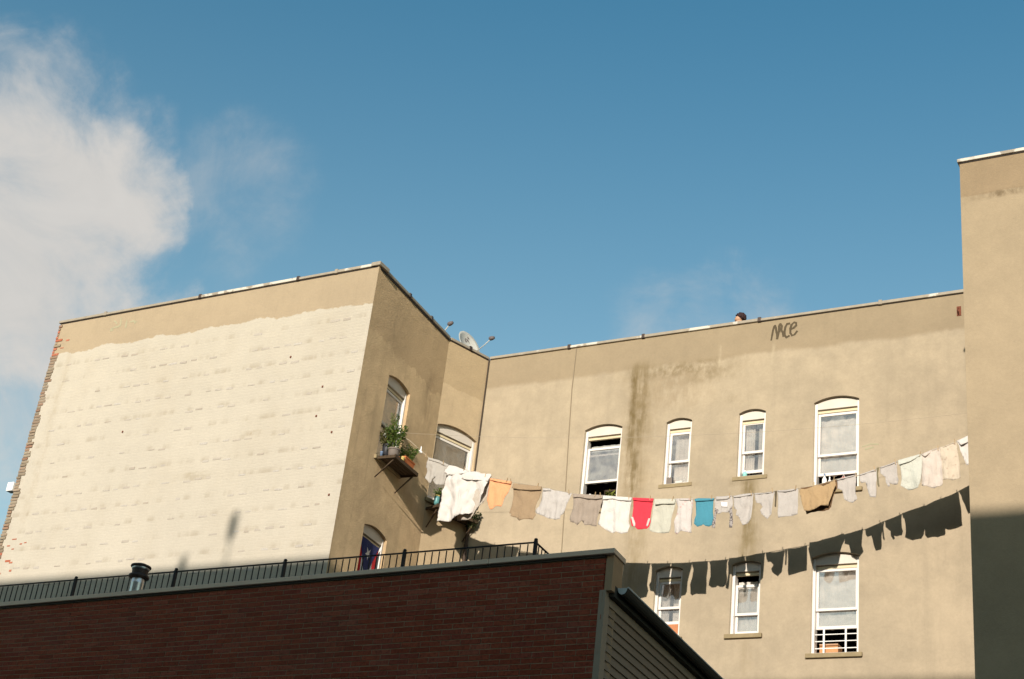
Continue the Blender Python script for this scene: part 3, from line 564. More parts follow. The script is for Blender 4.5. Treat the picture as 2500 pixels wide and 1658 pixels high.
# ------------------------------------------------------------------ laundry
LY, LK = 23.5525, 0.10941
def ly(x): return LY+LK*(x+10)
CL = {
 'shorts':([(-15.58,13.002),(-15.342,12.933),(-15.099,12.814),(-15.109,12.57),(-15.135,12.395),(-15.276,12.402),(-15.36,12.439),(-15.391,12.496),(-15.355,12.594),(-15.404,12.507),(-15.423,12.442),(-15.468,12.444),(-15.511,12.502),(-15.595,12.572),(-15.581,12.783),(-15.606,12.796)],[[(-15.574,13.002),(-15.342,12.933),(-15.099,12.814),(-15.127,12.771),(-15.334,12.876),(-15.555,12.95)]]),
 'sheet':([(-15.098,12.808),(-14.96,12.784),(-14.77,12.697),(-14.633,12.673),(-14.451,12.637),(-14.368,12.594),(-14.18,12.579),(-14.165,12.546),(-14.214,12.417),(-14.271,12.182),(-14.346,12.002),(-14.411,11.833),(-14.51,11.751),(-14.684,11.747),(-14.761,11.664),(-14.821,11.624),(-14.931,11.623),(-15.099,11.639),(-15.158,11.625),(-15.164,11.863),(-15.17,12.134),(-15.145,12.352),(-15.124,12.516),(-15.079,12.591)],[[(-15.16,12.65),(-15.098,12.808),(-14.96,12.784),(-14.77,12.697),(-14.648,12.658),(-14.693,12.627),(-14.789,12.599),(-14.932,12.584),(-15.069,12.602)],[(-14.881,12.537),(-14.647,12.652),(-14.45,12.631),(-14.368,12.594),(-14.18,12.579),(-14.165,12.546),(-14.214,12.417),(-14.381,12.436),(-14.661,12.472)]]),
 'sheet2':([(-14.964,12.652),(-14.45,12.626),(-14.19,12.574),(-14.256,12.149),(-14.333,11.98),(-14.396,11.8),(-14.502,11.698),(-14.663,11.672),(-14.83,11.688)],[]),
 'orange':([(-14.184,12.486),(-13.72,12.399),(-13.728,12.327),(-13.786,12.167),(-13.848,12.042),(-13.882,11.899),(-13.951,11.902),(-14.009,11.887),(-14.073,11.847),(-14.117,11.853),(-14.153,11.935),(-14.201,12.04),(-14.19,12.228),(-14.184,12.383)],[[(-14.184,12.486),(-13.72,12.399),(-13.725,12.34),(-13.95,12.385),(-14.175,12.447)]]),
 'brown':([(-13.671,12.354),(-13.092,12.267),(-13.091,12.178),(-13.151,11.953),(-13.179,11.786),(-13.152,11.693),(-13.195,11.595),(-13.281,11.615),(-13.374,11.618),(-13.49,11.602),(-13.557,11.667),(-13.666,11.692),(-13.664,12.0),(-13.675,12.239)],[[(-13.671,12.354),(-13.092,12.267),(-13.092,12.187),(-13.303,12.184),(-13.561,12.217),(-13.685,12.248)]]),
 'brown2':([(-13.67,12.273),(-13.522,12.249),(-13.518,11.842),(-13.583,11.744),(-13.67,11.764),(-13.744,11.783),(-13.707,11.934),(-13.663,12.136)],[]),
 'whitetee1':([(-13.062,12.219),(-12.927,12.217),(-12.84,12.18),(-12.467,12.108),(-12.486,12.05),(-12.561,11.887),(-12.61,11.714),(-12.655,11.674),(-12.664,11.6),(-12.728,11.578),(-12.864,11.616),(-13.038,11.681),(-13.133,11.718),(-13.174,11.778),(-13.108,11.867),(-13.076,12.034),(-13.064,12.16)],[[(-13.062,12.219),(-12.927,12.217),(-12.889,12.169),(-13.048,12.168)]]),
 'grey':([(-12.448,12.09),(-11.853,12.035),(-11.865,11.886),(-11.898,11.715),(-11.935,11.577),(-11.938,11.438),(-12.011,11.441),(-12.086,11.46),(-12.158,11.454),(-12.197,11.521),(-12.241,11.555),(-12.278,11.516),(-12.313,11.46),(-12.35,11.502),(-12.443,11.53),(-12.464,11.58),(-12.45,11.687),(-12.42,11.801),(-12.43,11.993)],[[(-12.448,12.09),(-11.853,12.035),(-11.856,11.968),(-11.976,11.949),(-12.141,11.968),(-12.308,12.009),(-12.435,12.002)]]),
 'whitetee2':([(-11.853,12.03),(-11.284,11.964),(-11.293,11.879),(-11.312,11.716),(-11.328,11.514),(-11.292,11.407),(-11.319,11.287),(-11.444,11.267),(-11.534,11.303),(-11.596,11.285),(-11.671,11.315),(-11.755,11.359),(-11.832,11.418),(-11.909,11.47),(-11.86,11.558),(-11.847,11.778),(-11.848,11.927)],[[(-11.853,12.03),(-11.284,11.964),(-11.294,11.891),(-11.528,11.913),(-11.652,11.951),(-11.841,11.939)]]),
 'red':([(-11.271,11.96),(-10.868,11.926),(-10.879,11.853),(-10.897,11.659),(-10.904,11.538),(-10.892,11.481),(-10.916,11.378),(-10.96,11.339),(-11.032,11.35),(-11.133,11.337),(-11.184,11.387),(-11.249,11.406),(-11.282,11.528),(-11.247,11.592),(-11.244,11.754),(-11.254,11.885)],[[(-11.271,11.96),(-10.868,11.926),(-10.879,11.857),(-11.047,11.876),(-11.259,11.906)]]),
 'redstripeL':([(-11.262,11.576),(-11.23,11.575),(-11.182,11.46),(-11.176,11.387),(-11.209,11.396),(-11.238,11.47)],[]),
 'redstripeR':([(-10.935,11.539),(-10.904,11.538),(-10.909,11.498),(-10.94,11.379),(-10.972,11.396),(-10.961,11.46)],[]),
 'mint':([(-10.854,11.916),(-10.441,11.901),(-10.447,11.79),(-10.478,11.657),(-10.502,11.524),(-10.508,11.325),(-10.536,11.26),(-10.632,11.243),(-10.731,11.266),(-10.842,11.277),(-10.896,11.298),(-10.886,11.438),(-10.878,11.606),(-10.863,11.767)],[[(-10.854,11.916),(-10.441,11.901),(-10.457,11.794),(-10.584,11.799),(-10.695,11.802),(-10.816,11.789)]]),
 'floral':([(-10.442,11.908),(-10.13,11.895),(-10.121,11.737),(-10.138,11.577),(-10.133,11.378),(-10.125,11.239),(-10.209,11.255),(-10.312,11.272),(-10.406,11.229),(-10.441,11.27),(-10.452,11.456),(-10.427,11.575),(-10.406,11.748),(-10.438,11.844)],[[(-10.389,11.903),(-10.156,11.895),(-10.161,11.862),(-10.374,11.868)]]),
 'blue':([(-10.098,11.883),(-10.028,11.895),(-9.733,11.878),(-9.749,11.828),(-9.752,11.629),(-9.733,11.496),(-9.758,11.378),(-9.807,11.347),(-9.871,11.362),(-9.911,11.39),(-9.941,11.365),(-10.023,11.354),(-10.084,11.409),(-10.082,11.489),(-10.061,11.574),(-10.075,11.815)],[[(-10.098,11.883),(-10.028,11.895),(-9.733,11.878),(-9.747,11.838),(-9.96,11.832),(-10.075,11.832)]]),
 'baby':([(-9.71,11.912),(-9.573,11.91),(-9.414,11.924),(-9.395,11.839),(-9.39,11.711),(-9.475,11.604),(-9.567,11.615),(-9.641,11.578),(-9.711,11.613),(-9.715,11.693),(-9.729,11.821)],[[(-9.707,11.912),(-9.573,11.91),(-9.418,11.922),(-9.487,11.851),(-9.577,11.843),(-9.692,11.847)]]),
 'sleeveL':([(-9.715,11.693),(-9.645,11.658),(-9.679,11.58),(-9.684,11.374),(-9.695,11.304),(-9.75,11.329),(-9.746,11.4),(-9.72,11.494),(-9.71,11.597)],[]),
 'sleeveR':([(-9.405,11.712),(-9.383,11.553),(-9.369,11.402),(-9.379,11.305),(-9.432,11.31),(-9.435,11.365),(-9.428,11.554),(-9.465,11.619)],[]),
 'print':([(-9.606,11.804),(-9.484,11.791),(-9.484,11.699),(-9.602,11.712)],[]),
 'tee3':([(-9.391,11.91),(-9.196,11.942),(-9.02,11.95),(-9.03,11.823),(-9.032,11.586),(-9.035,11.469),(-9.099,11.4),(-9.194,11.349),(-9.243,11.437),(-9.276,11.517),(-9.322,11.542),(-9.304,11.636),(-9.358,11.67),(-9.377,11.758)],[[(-9.387,11.91),(-9.196,11.942),(-9.02,11.95),(-9.074,11.913),(-9.269,11.877),(-9.374,11.878)]]),
 'tee4':([(-9.008,11.949),(-8.821,11.941),(-8.643,11.961),(-8.661,11.808),(-8.672,11.682),(-8.69,11.542),(-8.768,11.459),(-8.821,11.507),(-8.875,11.557),(-8.892,11.62),(-8.857,11.69),(-8.904,11.755),(-8.964,11.765),(-8.989,11.837)],[[(-9.008,11.949),(-8.821,11.941),(-8.643,11.961),(-8.71,11.936),(-8.858,11.925),(-8.996,11.925)]]),
 'sock':([(-8.644,11.973),(-8.599,11.975),(-8.603,11.844),(-8.609,11.664),(-8.635,11.68),(-8.633,11.846)],[]),  # outline of a narrow dark sliver
 'square':([(-8.596,11.979),(-8.452,11.976),(-8.232,12.002),(-8.226,11.75),(-8.228,11.524),(-8.365,11.498),(-8.562,11.466),(-8.58,11.569),(-8.578,11.765)],[[(-8.596,11.979),(-8.452,11.976),(-8.239,12.002),(-8.326,11.959),(-8.451,11.944),(-8.577,11.954)]]),
 'jacket':([(-8.2,12.05),(-8.05,12.055),(-7.898,12.091),(-7.738,12.115),(-7.576,12.162),(-7.55,12.106),(-7.557,12.02),(-7.599,11.928),(-7.633,11.797),(-7.66,11.658),(-7.695,11.59),(-7.889,11.586),(-8.09,11.536),(-8.13,11.678),(-8.17,11.836),(-8.201,11.947)],[]),
 'jacketfront':([(-8.188,11.986),(-8.107,11.974),(-7.998,12.001),(-7.897,12.047),(-7.853,12.034),(-7.781,12.026),(-7.673,12.064),(-7.58,12.135),(-7.557,12.02),(-7.599,11.928),(-7.633,11.797),(-7.681,11.636),(-7.739,11.65),(-7.803,11.641),(-7.853,11.612),(-7.889,11.602),(-7.99,11.571),(-8.091,11.559),(-8.13,11.678),(-8.17,11.836),(-8.201,11.947)],[]),
 'tee5':([(-7.558,12.138),(-7.386,12.184),(-7.207,12.222),(-7.227,12.067),(-7.241,11.896),(-7.204,11.778),(-7.275,11.689),(-7.325,11.699),(-7.418,11.757),(-7.447,11.867),(-7.462,11.937),(-7.542,11.972),(-7.543,12.066)],[[(-7.558,12.138),(-7.386,12.184),(-7.207,12.222),(-7.278,12.183),(-7.421,12.151),(-7.536,12.121)]]),
 'tee6':([(-7.175,12.211),(-7.024,12.259),(-6.874,12.303),(-6.862,12.182),(-6.881,12.046),(-6.881,11.842),(-6.893,11.788),(-6.98,11.785),(-7.011,11.881),(-7.042,11.999),(-7.061,12.075),(-7.13,12.058),(-7.161,12.107)],[[(-7.171,12.211),(-7.024,12.259),(-6.874,12.303),(-6.893,12.276),(-7.024,12.235),(-7.149,12.196)]]),
 'sliver2':([(-6.868,12.327),(-6.827,12.335),(-6.843,12.215),(-6.831,12.044),(-6.819,11.982),(-6.834,11.962),(-6.856,12.011),(-6.868,12.182)],[]),
 'tee7':([(-6.818,12.335),(-6.669,12.378),(-6.52,12.436),(-6.527,12.302),(-6.521,12.165),(-6.503,12.096),(-6.528,12.016),(-6.608,12.013),(-6.67,12.036),(-6.713,12.134),(-6.762,12.177),(-6.806,12.22)],[[(-6.818,12.335),(-6.669,12.378),(-6.52,12.436),(-6.545,12.406),(-6.669,12.358),(-6.793,12.316)]]),
 'tee7sleeve':([(-6.713,12.127),(-6.67,12.084),(-6.639,11.98),(-6.67,11.961),(-6.707,12.038)],[]),
 'minttowel':([(-6.513,12.446),(-6.322,12.498),(-6.112,12.551),(-6.096,12.417),(-6.104,12.212),(-6.131,12.01),(-6.181,11.925),(-6.34,11.899),(-6.425,11.95),(-6.467,11.979),(-6.448,12.093),(-6.459,12.23),(-6.477,12.341)],[[(-6.513,12.446),(-6.322,12.498),(-6.112,12.551),(-6.125,12.518),(-6.298,12.41),(-6.489,12.352)]]),
 'pink':([(-6.113,12.537),(-5.951,12.614),(-5.811,12.653),(-5.786,12.511),(-5.771,12.199),(-5.761,11.983),(-5.783,11.946),(-5.859,11.934),(-5.907,11.913),(-6.024,11.941),(-6.072,11.936),(-6.12,11.977),(-6.131,12.217),(-6.142,12.452)],[[(-6.113,12.537),(-5.951,12.614),(-5.966,12.556),(-6.044,12.482)],[(-5.951,12.614),(-5.811,12.653),(-5.825,12.638),(-5.937,12.605)]]),
 'floral2':([(-5.811,12.653),(-5.713,12.679),(-5.525,12.746),(-5.509,12.542),(-5.493,12.339),(-5.482,12.084),(-5.541,12.064),(-5.603,12.044),(-5.726,12.05),(-5.808,12.07),(-5.789,12.355),(-5.799,12.551)],[[(-5.713,12.679),(-5.525,12.746),(-5.532,12.731),(-5.623,12.701),(-5.7,12.662)]]),
 'white3':([(-5.524,12.758),(-5.357,12.835),(-5.128,12.926),(-5.144,12.398),(-5.371,12.302),(-5.416,12.428),(-5.467,12.571),(-5.485,12.666)],[[(-5.518,12.758),(-5.357,12.835),(-5.128,12.926),(-5.16,12.772),(-5.375,12.694),(-5.444,12.663)]]),
}
LINE= [(-16.052,13.405),(-15.566,13.003),(-15.112,12.812),(-14.611,12.665),(-14.185,12.514),(-13.728,12.399),(-13.102,12.268),(-12.443,12.097),(-11.872,12.031),(-11.263,11.955),(-10.885,11.923),(-10.45,11.896),(-10.09,11.885),(-9.742,11.89),(-9.391,11.914),(-9.036,11.946),(-8.633,11.982),(-8.241,12.011),(-7.897,12.058),(-7.57,12.151),(-7.174,12.209),(-6.873,12.317),(-6.525,12.422),(-6.117,12.539),(-5.766,12.65),(-5.52,12.751),(-5.369,12.826)]
def panel(outline, off=0., amp=.02, seed=0, fold=9., cell=.03, lift=0.):
    """a hanging piece of cloth: outline in (x, z) on the line's vertical plane, folds grow with the drop"""
    bm = bmesh.new(); ph = seed*1.7
    vs = [bm.verts.new((x, 0, z)) for x, z in outline]; bm.faces.new(vs)
    xs = [p[0] for p in outline]; zs = [p[1] for p in outline]; x0, x1, z0, z1 = min(xs), max(xs), min(zs), max(zs)
    x = x0+cell
    while x < x1: bmesh.ops.bisect_plane(bm, geom=bm.verts[:]+bm.edges[:]+bm.faces[:], plane_co=(x, 0, 0), plane_no=(1, 0, 0)); x += cell
    z = z0+cell*1.3
    while z < z1: bmesh.ops.bisect_plane(bm, geom=bm.verts[:]+bm.edges[:]+bm.faces[:], plane_co=(0, 0, z), plane_no=(0, 0, 1)); z += cell*1.3
    bmesh.ops.triangulate(bm, faces=[f for f in bm.faces if len(f.verts) > 4])
    # height of the top edge at x
    for v in bm.verts:
        x, _, z = v.co; top = line_z(x); dr = max(0, top-z)
        k = min(1., dr/.30)
        w = amp*k*(math.sin(x*fold*2.2+ph+1.5*math.sin(z*3+ph))+.6*math.sin(x*fold*4.7+ph*2.3+z*2))
        w += 1.5*amp*k*mnoise.noise(Vector((x*7+ph, ph, z*5)))+.7*amp*mnoise.noise(Vector((x*17+z*8, ph, z*11)))
        v.co.y = ly(x)+off+w+lift*dr
    return bm
def line_z(x):
    for (a, za), (b, zb) in zip(LINE[:-1], LINE[1:]):
        if a <= x <= b: return za+(zb-za)*(x-a)/(b-a)
    return LINE[-1][1]+.38*(x-LINE[-1][0]) if x > LINE[-1][0] else LINE[0][1]
def garment(key, name, mat, parent=None, off=0., amp=.018, fold=9., flap=True, lift=0., thick=.004, seed=None):
    amp = amp*1.35; out, fl = CL[key]; seed = len(bpy.data.objects) % 97 if seed is None else seed
    bm = panel(out, off, amp, seed, fold, lift=lift)
    me = bpy.data.meshes.new(name); bm.to_mesh(me); bm.free(); bs = [me]
    V = [tuple(v.co) for v in me.vertices]; F = [tuple(p.vertices) for p in me.polygons]
    if flap:
        for i, f in enumerate(fl):
            b2 = panel(f, off-.022, amp*.4, seed+3+i, fold)
            for v in b2.verts: v.co.y -= min(.03, .25*max(0, line_z(v.co.x)-v.co.z)) - .012
            m2 = bpy.data.meshes.new('t'); b2.to_mesh(m2); b2.free(); n = len(V)
            V += [tuple(v.co) for v in m2.vertices]; F += [tuple(q+n for q in p.vertices) for p in m2.polygons]; bpy.data.meshes.remove(m2)
    if parent is None:
        c = Vector((sum(v[0] for v in V)/len(V), sum(v[1] for v in V)/len(V), min(v[2] for v in V)))
    else: c = parent.location
    bpy.data.meshes.remove(me); me = bpy.data.meshes.new(name); me.from_pydata([(v[0]-c.x, v[1]-c.y, v[2]-c.z) for v in V], [], F); me.update()
    o = link(name, me, mat, parent, smooth=True)
    if parent is None: o.location = c
    s = o.modifiers.new('thickness', 'SOLIDIFY'); s.thickness = thick; s.offset = 0
    return o
WHT = cloth('cotton_white', (.655, .605, .56)); OFF = cloth('cotton_offwhite', (.51, .465, .43)); GRW = cloth('cotton_greywhite', (.44, .40, .355)); MNT = cloth('cotton_pale_mint', (.53, .505, .42))
LIL = cloth('cotton_pale_grey', (.475, .43, .395)); DRK = cloth('dark_sliver', (.12, .095, .06))
GP = 'laundry pegged along the clothesline'
def T(o, lab, cat): return tag(o, lab, cat, GP)
T(garment('shorts', 'shorts', GRW, amp=.02), 'pale grey shorts at the left end of the clothesline, by the window', 'shorts')
e = empty('bed_sheet', (-14.7, ly(-14.7), 11.7)); T(e, 'large white bed sheet, biggest thing on the clothesline', 'sheet')
garment('sheet', 'front_layer', WHT, e, amp=.03, fold=4.5, lift=-.05); garment('sheet2', 'back_layer', cloth('sheet_back_shade', (.5, .43, .36)), e, off=.05, amp=.03, fold=4.5)  # back layer tinted darker for the shade behind the front one
T(garment('orange', 'baby_vest', cloth('orange_knit', (.76, .36, .18)), amp=.012), 'bright orange baby vest with frilled hem beside the white sheet', 'vest')
e = empty('towel', (-13.45, ly(-13.45), 11.65)); T(e, 'brown towel folded over the clothesline, right of the orange vest', 'towel')
BRN = cloth('brown_terry', (.35, .245, .15)); garment('brown', 'front_layer', BRN, e, amp=.010, fold=5); garment('brown2', 'back_layer', BRN, e, off=.07, amp=.01)
T(garment('whitetee1', 'undershirt', OFF, amp=.014), 'off-white undershirt between the brown towel and the grey shirt', 'shirt')
T(garment('grey', 'grey_shirt', cloth('grey_jersey', (.355, .285, .23)), amp=.014), 'grey brown shirt hung by its hem under the wide left window', 'shirt')
T(garment('whitetee2', 't_shirt', WHT, amp=.014), 'bright white t-shirt directly left of the red shirt', 'shirt')
e = empty('red_shirt', (-11.13, ly(-11.13), 11.38)); T(e, 'bright red shirt with white striped sleeves', 'shirt')
garment('red', 'body', cloth('red_jersey', (.74, .05, .075)), e, amp=.008, seed=5)
for k in ('redstripeL', 'redstripeR'): garment(k, 'sleeve_stripe', WHT, e, off=-.012, amp=.008, seed=5)
T(garment('mint', 'pillowcase', MNT, amp=.010, fold=6), 'pale mint pillowcase between the red shirt and the flowered trousers', 'pillowcase')
T(garment('floral', 'pyjama_trousers', cloth('pink_floral', (.585, .53, .495), 'spots', (.55, .33, .30)), amp=.014), 'white child trousers with faint pink flowers left of the teal shirt', 'trousers')
T(garment('blue', 'teal_shirt', cloth('teal_jersey', (.075, .265, .345)), amp=.008), 'plain teal blue shirt hung upside down', 'shirt')
e = empty('baby_shirt', (-9.6, ly(-9.6), 11.35)); T(e, 'baby shirt with a square print and long spotted dark sleeves', 'shirt')
garment('baby', 'body', LIL, e, amp=.008, seed=9); LEO = cloth('leopard', (.36, .32, .30), 'leopard', (.06, .045, .05))
for k in ('sleeveL', 'sleeveR'): garment(k, 'sleeve', LEO, e, off=-.006, amp=.006, seed=9)
garment('print', 'chest_print', cloth('white_print', (.85, .80, .78), 'spots', (.8, .3, .3)), e, off=-.010, amp=.008, seed=9)
T(garment('tee3', 'light_tee', LIL, amp=.016), 'pale grey tee tapering downward, second right of the teal shirt', 'shirt')
T(garment('tee4', 'small_tee', LIL, amp=.016), 'small pale tee with pointed hem, left of the dark narrow stocking', 'shirt')
T(garment('sock', 'sliver', DRK, amp=.004, off=-.01), 'narrow dark stocking left of the plain square cloth', 'sliver')  # narrow dark piece between the small tee and the square cloth
T(garment('square', 'square_cloth', LIL, amp=.010, fold=5), 'plain pale square cloth left of the tan jacket', 'cloth')
e = empty('jacket', (-7.9, ly(-7.9), 11.55)); T(e, 'tan jacket with dark gaping pockets under the right big window', 'jacket')
TAN = cloth('tan_canvas', (.37, .25, .135), trans=.05); garment('jacket', 'back_layer', cloth('jacket_inner_shade', (.16, .09, .045), trans=.03), e, off=.05, amp=.01); garment('jacketfront', 'front_layer', TAN, e, off=-.03, amp=.014, lift=-.05)  # inner layer coloured darker to carry the shade inside the jacket
T(garment('tee5', 'one_sleeve_tee', LIL, amp=.016), 'pale grey tee with one sleeve out, directly right of the tan jacket', 'shirt')
T(garment('tee6', 'printed_tee', OFF, amp=.012), 'white child tee with a dark spot near its hem', 'shirt')
T(garment('sliver2', 'sliver', cloth('olive_sliver', (.20, .17, .10)), amp=.004, off=-.01), 'narrow olive stocking beside the white child tee', 'sliver')  # narrow olive piece beside the child tee
e = empty('baby_blouse', (-6.7, ly(-6.7), 12.0)); T(e, 'small lilac grey top with a dangling sleeve left of the mint towel', 'shirt')
garment('tee7', 'body', LIL, e, amp=.014, seed=4); garment('tee7sleeve', 'sleeve', OFF, e, off=-.015, amp=.01, seed=4)
T(garment('minttowel', 'hand_towel', cloth('mint_towel', (.56, .555, .485)), amp=.014, fold=5), 'pale mint towel high on the right of the clothesline', 'towel')
T(garment('pink', 'pink_pyjamas', cloth('pale_pink', (.60, .52, .455)), amp=.016), 'pale pink pyjamas between the mint towel and the flowered trousers', 'pyjamas')
T(garment('floral2', 'flowered_trousers', cloth('cream_floral', (.60, .51, .40), 'spots', (.45, .33, .25)), amp=.016), 'cream flowered trousers near the right end of the clothesline', 'trousers')
T(garment('white3', 'white_cloth', WHT, amp=.014), 'white cloth at the right end, cut off by the right wing', 'cloth')
# clothesline: laundry strand, return strand, two pulleys
cl = empty('clothesline', (-16.24, ly(-16.24), 13.5)); tag(cl, 'sagging cord clothesline strung across the light well', 'clothesline')
pts = [(-16.22, 13.50)]+LINE+[(-5.0, 13.02), (-4.52, 13.24)]
pl = cl.location
MB().tube([(x-pl.x, ly(x)-pl.y, z-.004-pl.z) for x, z in pts], .006, 6).build('laundry_strand', M['rope'], cl)
up = []
for i in range(25):
    x = -16.22+(11.7)*i/24; f = i/24; up.append((x-pl.x, ly(x)-pl.y, 13.58+(13.34-13.58)*f-.55*4*f*(1-f)*.55-pl.z))
MB().tube(up, .0025, 6).build('return_strand', M['rope'], cl)
for x, z in ((-16.23, 13.54), (-4.52, 13.29)):
    mb = MB()
    for s in (-1, 1): mb.prism([(x-pl.x+.05*math.cos(k*.5236), z-pl.z+.05*math.sin(k*.5236)) for k in range(12)], ly(x)-pl.y+s*.006, ly(x)-pl.y+s*.014)
    mb.build('pulley', M['galv'], cl)
sp_ = empty('line_spreader', (-15.76, ly(-15.76), 13.13)); tag(sp_, 'small white plastic line spreader left of the pale shorts', 'line spreader')
MB().tube([(-.045, 0, .025), (0, -.01, 0), (.03, 0, -.02)], [.022, .03, .02], 10).build('body', M['plastic_white'], sp_, smooth=True); MB().tube([(-.01, 0, .12), (-.005, 0, .02)], .008, 6).build('wire', M['galv'], sp_)
# clothespins
pm1 = MB().hexa([(-.005, -.013, -.045), (.005, -.013, -.045), (.005, -.004, -.045), (-.005, -.004, -.045), (-.005, -.010, .05), (.005, -.010, .05), (.005, -.003, .05), (-.005, -.003, .05)]).mesh('clothespin'); pm1.materials.append(M['peg'])
pm2 = MB().hexa([(-.005, .004, -.045), (.005, .004, -.045), (.005, .013, -.045), (-.005, .013, -.045), (-.005, .003, .05), (.005, .003, .05), (.005, .010, .05), (-.005, .010, .05)]).mesh('jaw'); pm2.materials.append(M['peg'])
xs = [-15.62, -15.22, -14.75, -14.28, -13.82, -13.74, -13.17, -12.53, -12.0, -11.90, -11.34, -10.93, -10.50, -10.17, -9.78, -9.45, -9.06, -8.68, -8.27, -7.95, -7.6, -7.22, -6.9, -6.55, -6.13, -5.83, -5.55]
for i, x in enumerate(xs):
    o = link('clothespin', pm1, None); o.location = (x, ly(x)-.016, line_z(x)+.004); o.rotation_euler = (random.Random(i).uniform(-.2, .2), random.Random(i+50).uniform(-.25, .25), .1)
    tag(o, 'small wooden clothespin gripping the laundry on the clothesline', 'clothespin', 'clothespins on the clothesline'); c = link('jaw', pm2, None, o)
# ------------------------------------------------------------------ window ledges, plants, pots
TS = Vector((ts[0], ts[1], 0)); NS = Vector((ts[1], -ts[0], 0)); B3 = Vector(PB+(0,)); TCV = Vector((tcm[0], tcm[1], 0)); NC = Vector((tcm[1], -tcm[0], 0)); BD3 = Vector(PBD+(0,))
def frame(o, base, t, u, out, z): n = Vector((t.y, -t.x, 0)); p = base+t*u+n*out; o.location = (p.x, p.y, z); o.rotation_euler = (0, 0, math.atan2(t.y, t.x)); return o
# local frame: x along the wall, -y outwards
def shelf(name, label, base, t, u0, u1, z, depth, nsl=5):
    s = frame(empty(name), base, t, u0, 0, z); tag(s, label, 'shelf'); L = u1-u0
    for i in range(nsl):
        a = -depth+depth*i/nsl; MB().box(0, L, a+.006, a+depth/nsl-.006, -.012, .012).build('slat', M['wood'], s)
    for x in (0, L-.03): MB().box(x, x+.03, -depth, -.003, -.045, -.013).build('end_rail', M['wood'], s)
    MB().box(0, L, -depth-.018, -depth-.001, -.04, .03).build('front_rail', M['wood'], s)
    for x in (.06, L-.09): MB().hexa([(x, -.02, -.38), (x+.03, -.02, -.38), (x+.03, -.003, -.40), (x, -.003, -.40), (x, -depth+.02, -.046), (x+.03, -depth+.02, -.046), (x+.03, -depth+.06, -.046), (x, -depth+.06, -.046)]).build('bracket', M['wood'], s)
    return s
def pot(name, label, cat, base, t, u, out, z, prof, mat, rim=None, group=None):
    e = frame(empty(name), base, t, u, out, z); tag(e, label, cat, group); MB().lathe(prof, 18).build('body', mat, e, smooth=True)
    r, h = prof[-1]; MB().lathe([(r*1.02, h-.02), (r*1.09, h-.018), (r*1.09, h+.012), (r*.9, h+.012), (r*.88, h-.03), (.001, h-.03)], 18).build('rim', rim or mat, e, smooth=False); return e
def plant(name, label, loc, n, size, spread, hgt, mat, seed, droop=.2, stems=5):
    e = empty(name, tuple(loc)); tag(e, label, 'plant'); rr = random.Random(seed); mb = MB()
    for i in range(n):
        f = rr.random()**.7; a = rr.random()*6.283; r = spread*math.sqrt(rr.random())*(.35+.65*f)
        p = Vector((r*math.cos(a), r*math.sin(a), hgt*f)); d = Vector((math.cos(a)*rr.uniform(.3, 1), math.sin(a)*rr.uniform(.3, 1), rr.uniform(-.3, 1)-droop)).normalized()
        s = size*rr.uniform(.6, 1.3); q = d.cross(Vector((rr.uniform(-1, 1), rr.uniform(-1, 1), 1))).normalized()*s*.28; up = d.cross(q).normalized()*s*.08
        mb.poly([p, p+d*s*.45+q+up, p+d*s, p+d*s*.45-q+up], [(0, 1, 2), (0, 2, 3)])
    tag(mb.build('foliage', mat, e), kind='stuff')
    for i in range(stems):
        a = i*6.283/stems+.4; MB().tube([(0, 0, -.02), (spread*.3*math.cos(a), spread*.3*math.sin(a), hgt*.5), (spread*.55*math.cos(a), spread*.55*math.sin(a), hgt*.9)], [.007, .005, .003], 5).build('stem', M['leaf_olive'], e)
    return e
Z1 = 12.69
shelf('window_shelf', 'wooden plant shelf under the upper window of the side wall', B3, TS, 1.02, 2.0, Z1, .42)
ZT = Z1+.013
GREYP = plain('grey_pot', (.16, .13, .11), .8, .2); TERRA = plain('terracotta', (.55, .17, .06), .8, .15); TEALP = plain('teal_glaze', (.10, .26, .26), .35, .2); BLKP = plain('black_plastic', (.025, .025, .03), .5, .2); YEL = plain('yellow_plastic', (.5, .38, .12), .6, .2); BLUEP = plain('blue_plastic', (.12, .17, .26), .5, .2)
pot('flower_pot', 'round grey brown flower pot on the side wall shelf', 'pot', B3, TS, 1.20, .28, ZT, [(.001, 0), (.08, 0), (.105, .09), (.115, .19)], GREYP)
pot('flower_pot', 'small yellowish pot between the grey pot and the orange planter', 'pot', B3, TS, 1.42, .36, ZT, [(.001, 0), (.035, 0), (.045, .06), (.05, .11)], YEL)
pot('flower_pot', 'dark pot by the wall at the back of the side wall shelf', 'pot', B3, TS, 1.22, .10, ZT, [(.001, 0), (.07, 0), (.085, .2), (.09, .30)], BLKP)
pot('cup', 'small pale blue cup at the near end of the plant shelf', 'cup', B3, TS, 1.055, .10, ZT, [(.001, 0), (.025, 0), (.03, .09)], BLUEP)
pl_ = frame(empty('planter_box'), B3, TS, 1.5, .30, ZT+.0); tag(pl_, 'orange rectangular planter box at the far end of the shelf', 'planter')
MB().hexa([(0, -.07, 0), (.36, -.07, 0), (.36, .05, 0), (0, .05, 0), (-.015, -.095, .15), (.375, -.095, .15), (.375, .07, .15), (-.015, .07, .15)]).build('box', TERRA, pl_); MB().box(-.025, .385, -.105, .08, .15, .175).build('rim', TERRA, pl_, bevel=.004)
def at(base, t, u, out, z): n = Vector((t.y, -t.x, 0)); p = base+t*u+n*out; return Vector((p.x, p.y, z))
plant('leafy_plant', 'bushy green plant growing from the grey pot in front of the window', at(B3, TS, 1.22, .24, ZT+.17), 900, .058, .22, .50, M['leaf'], 1)
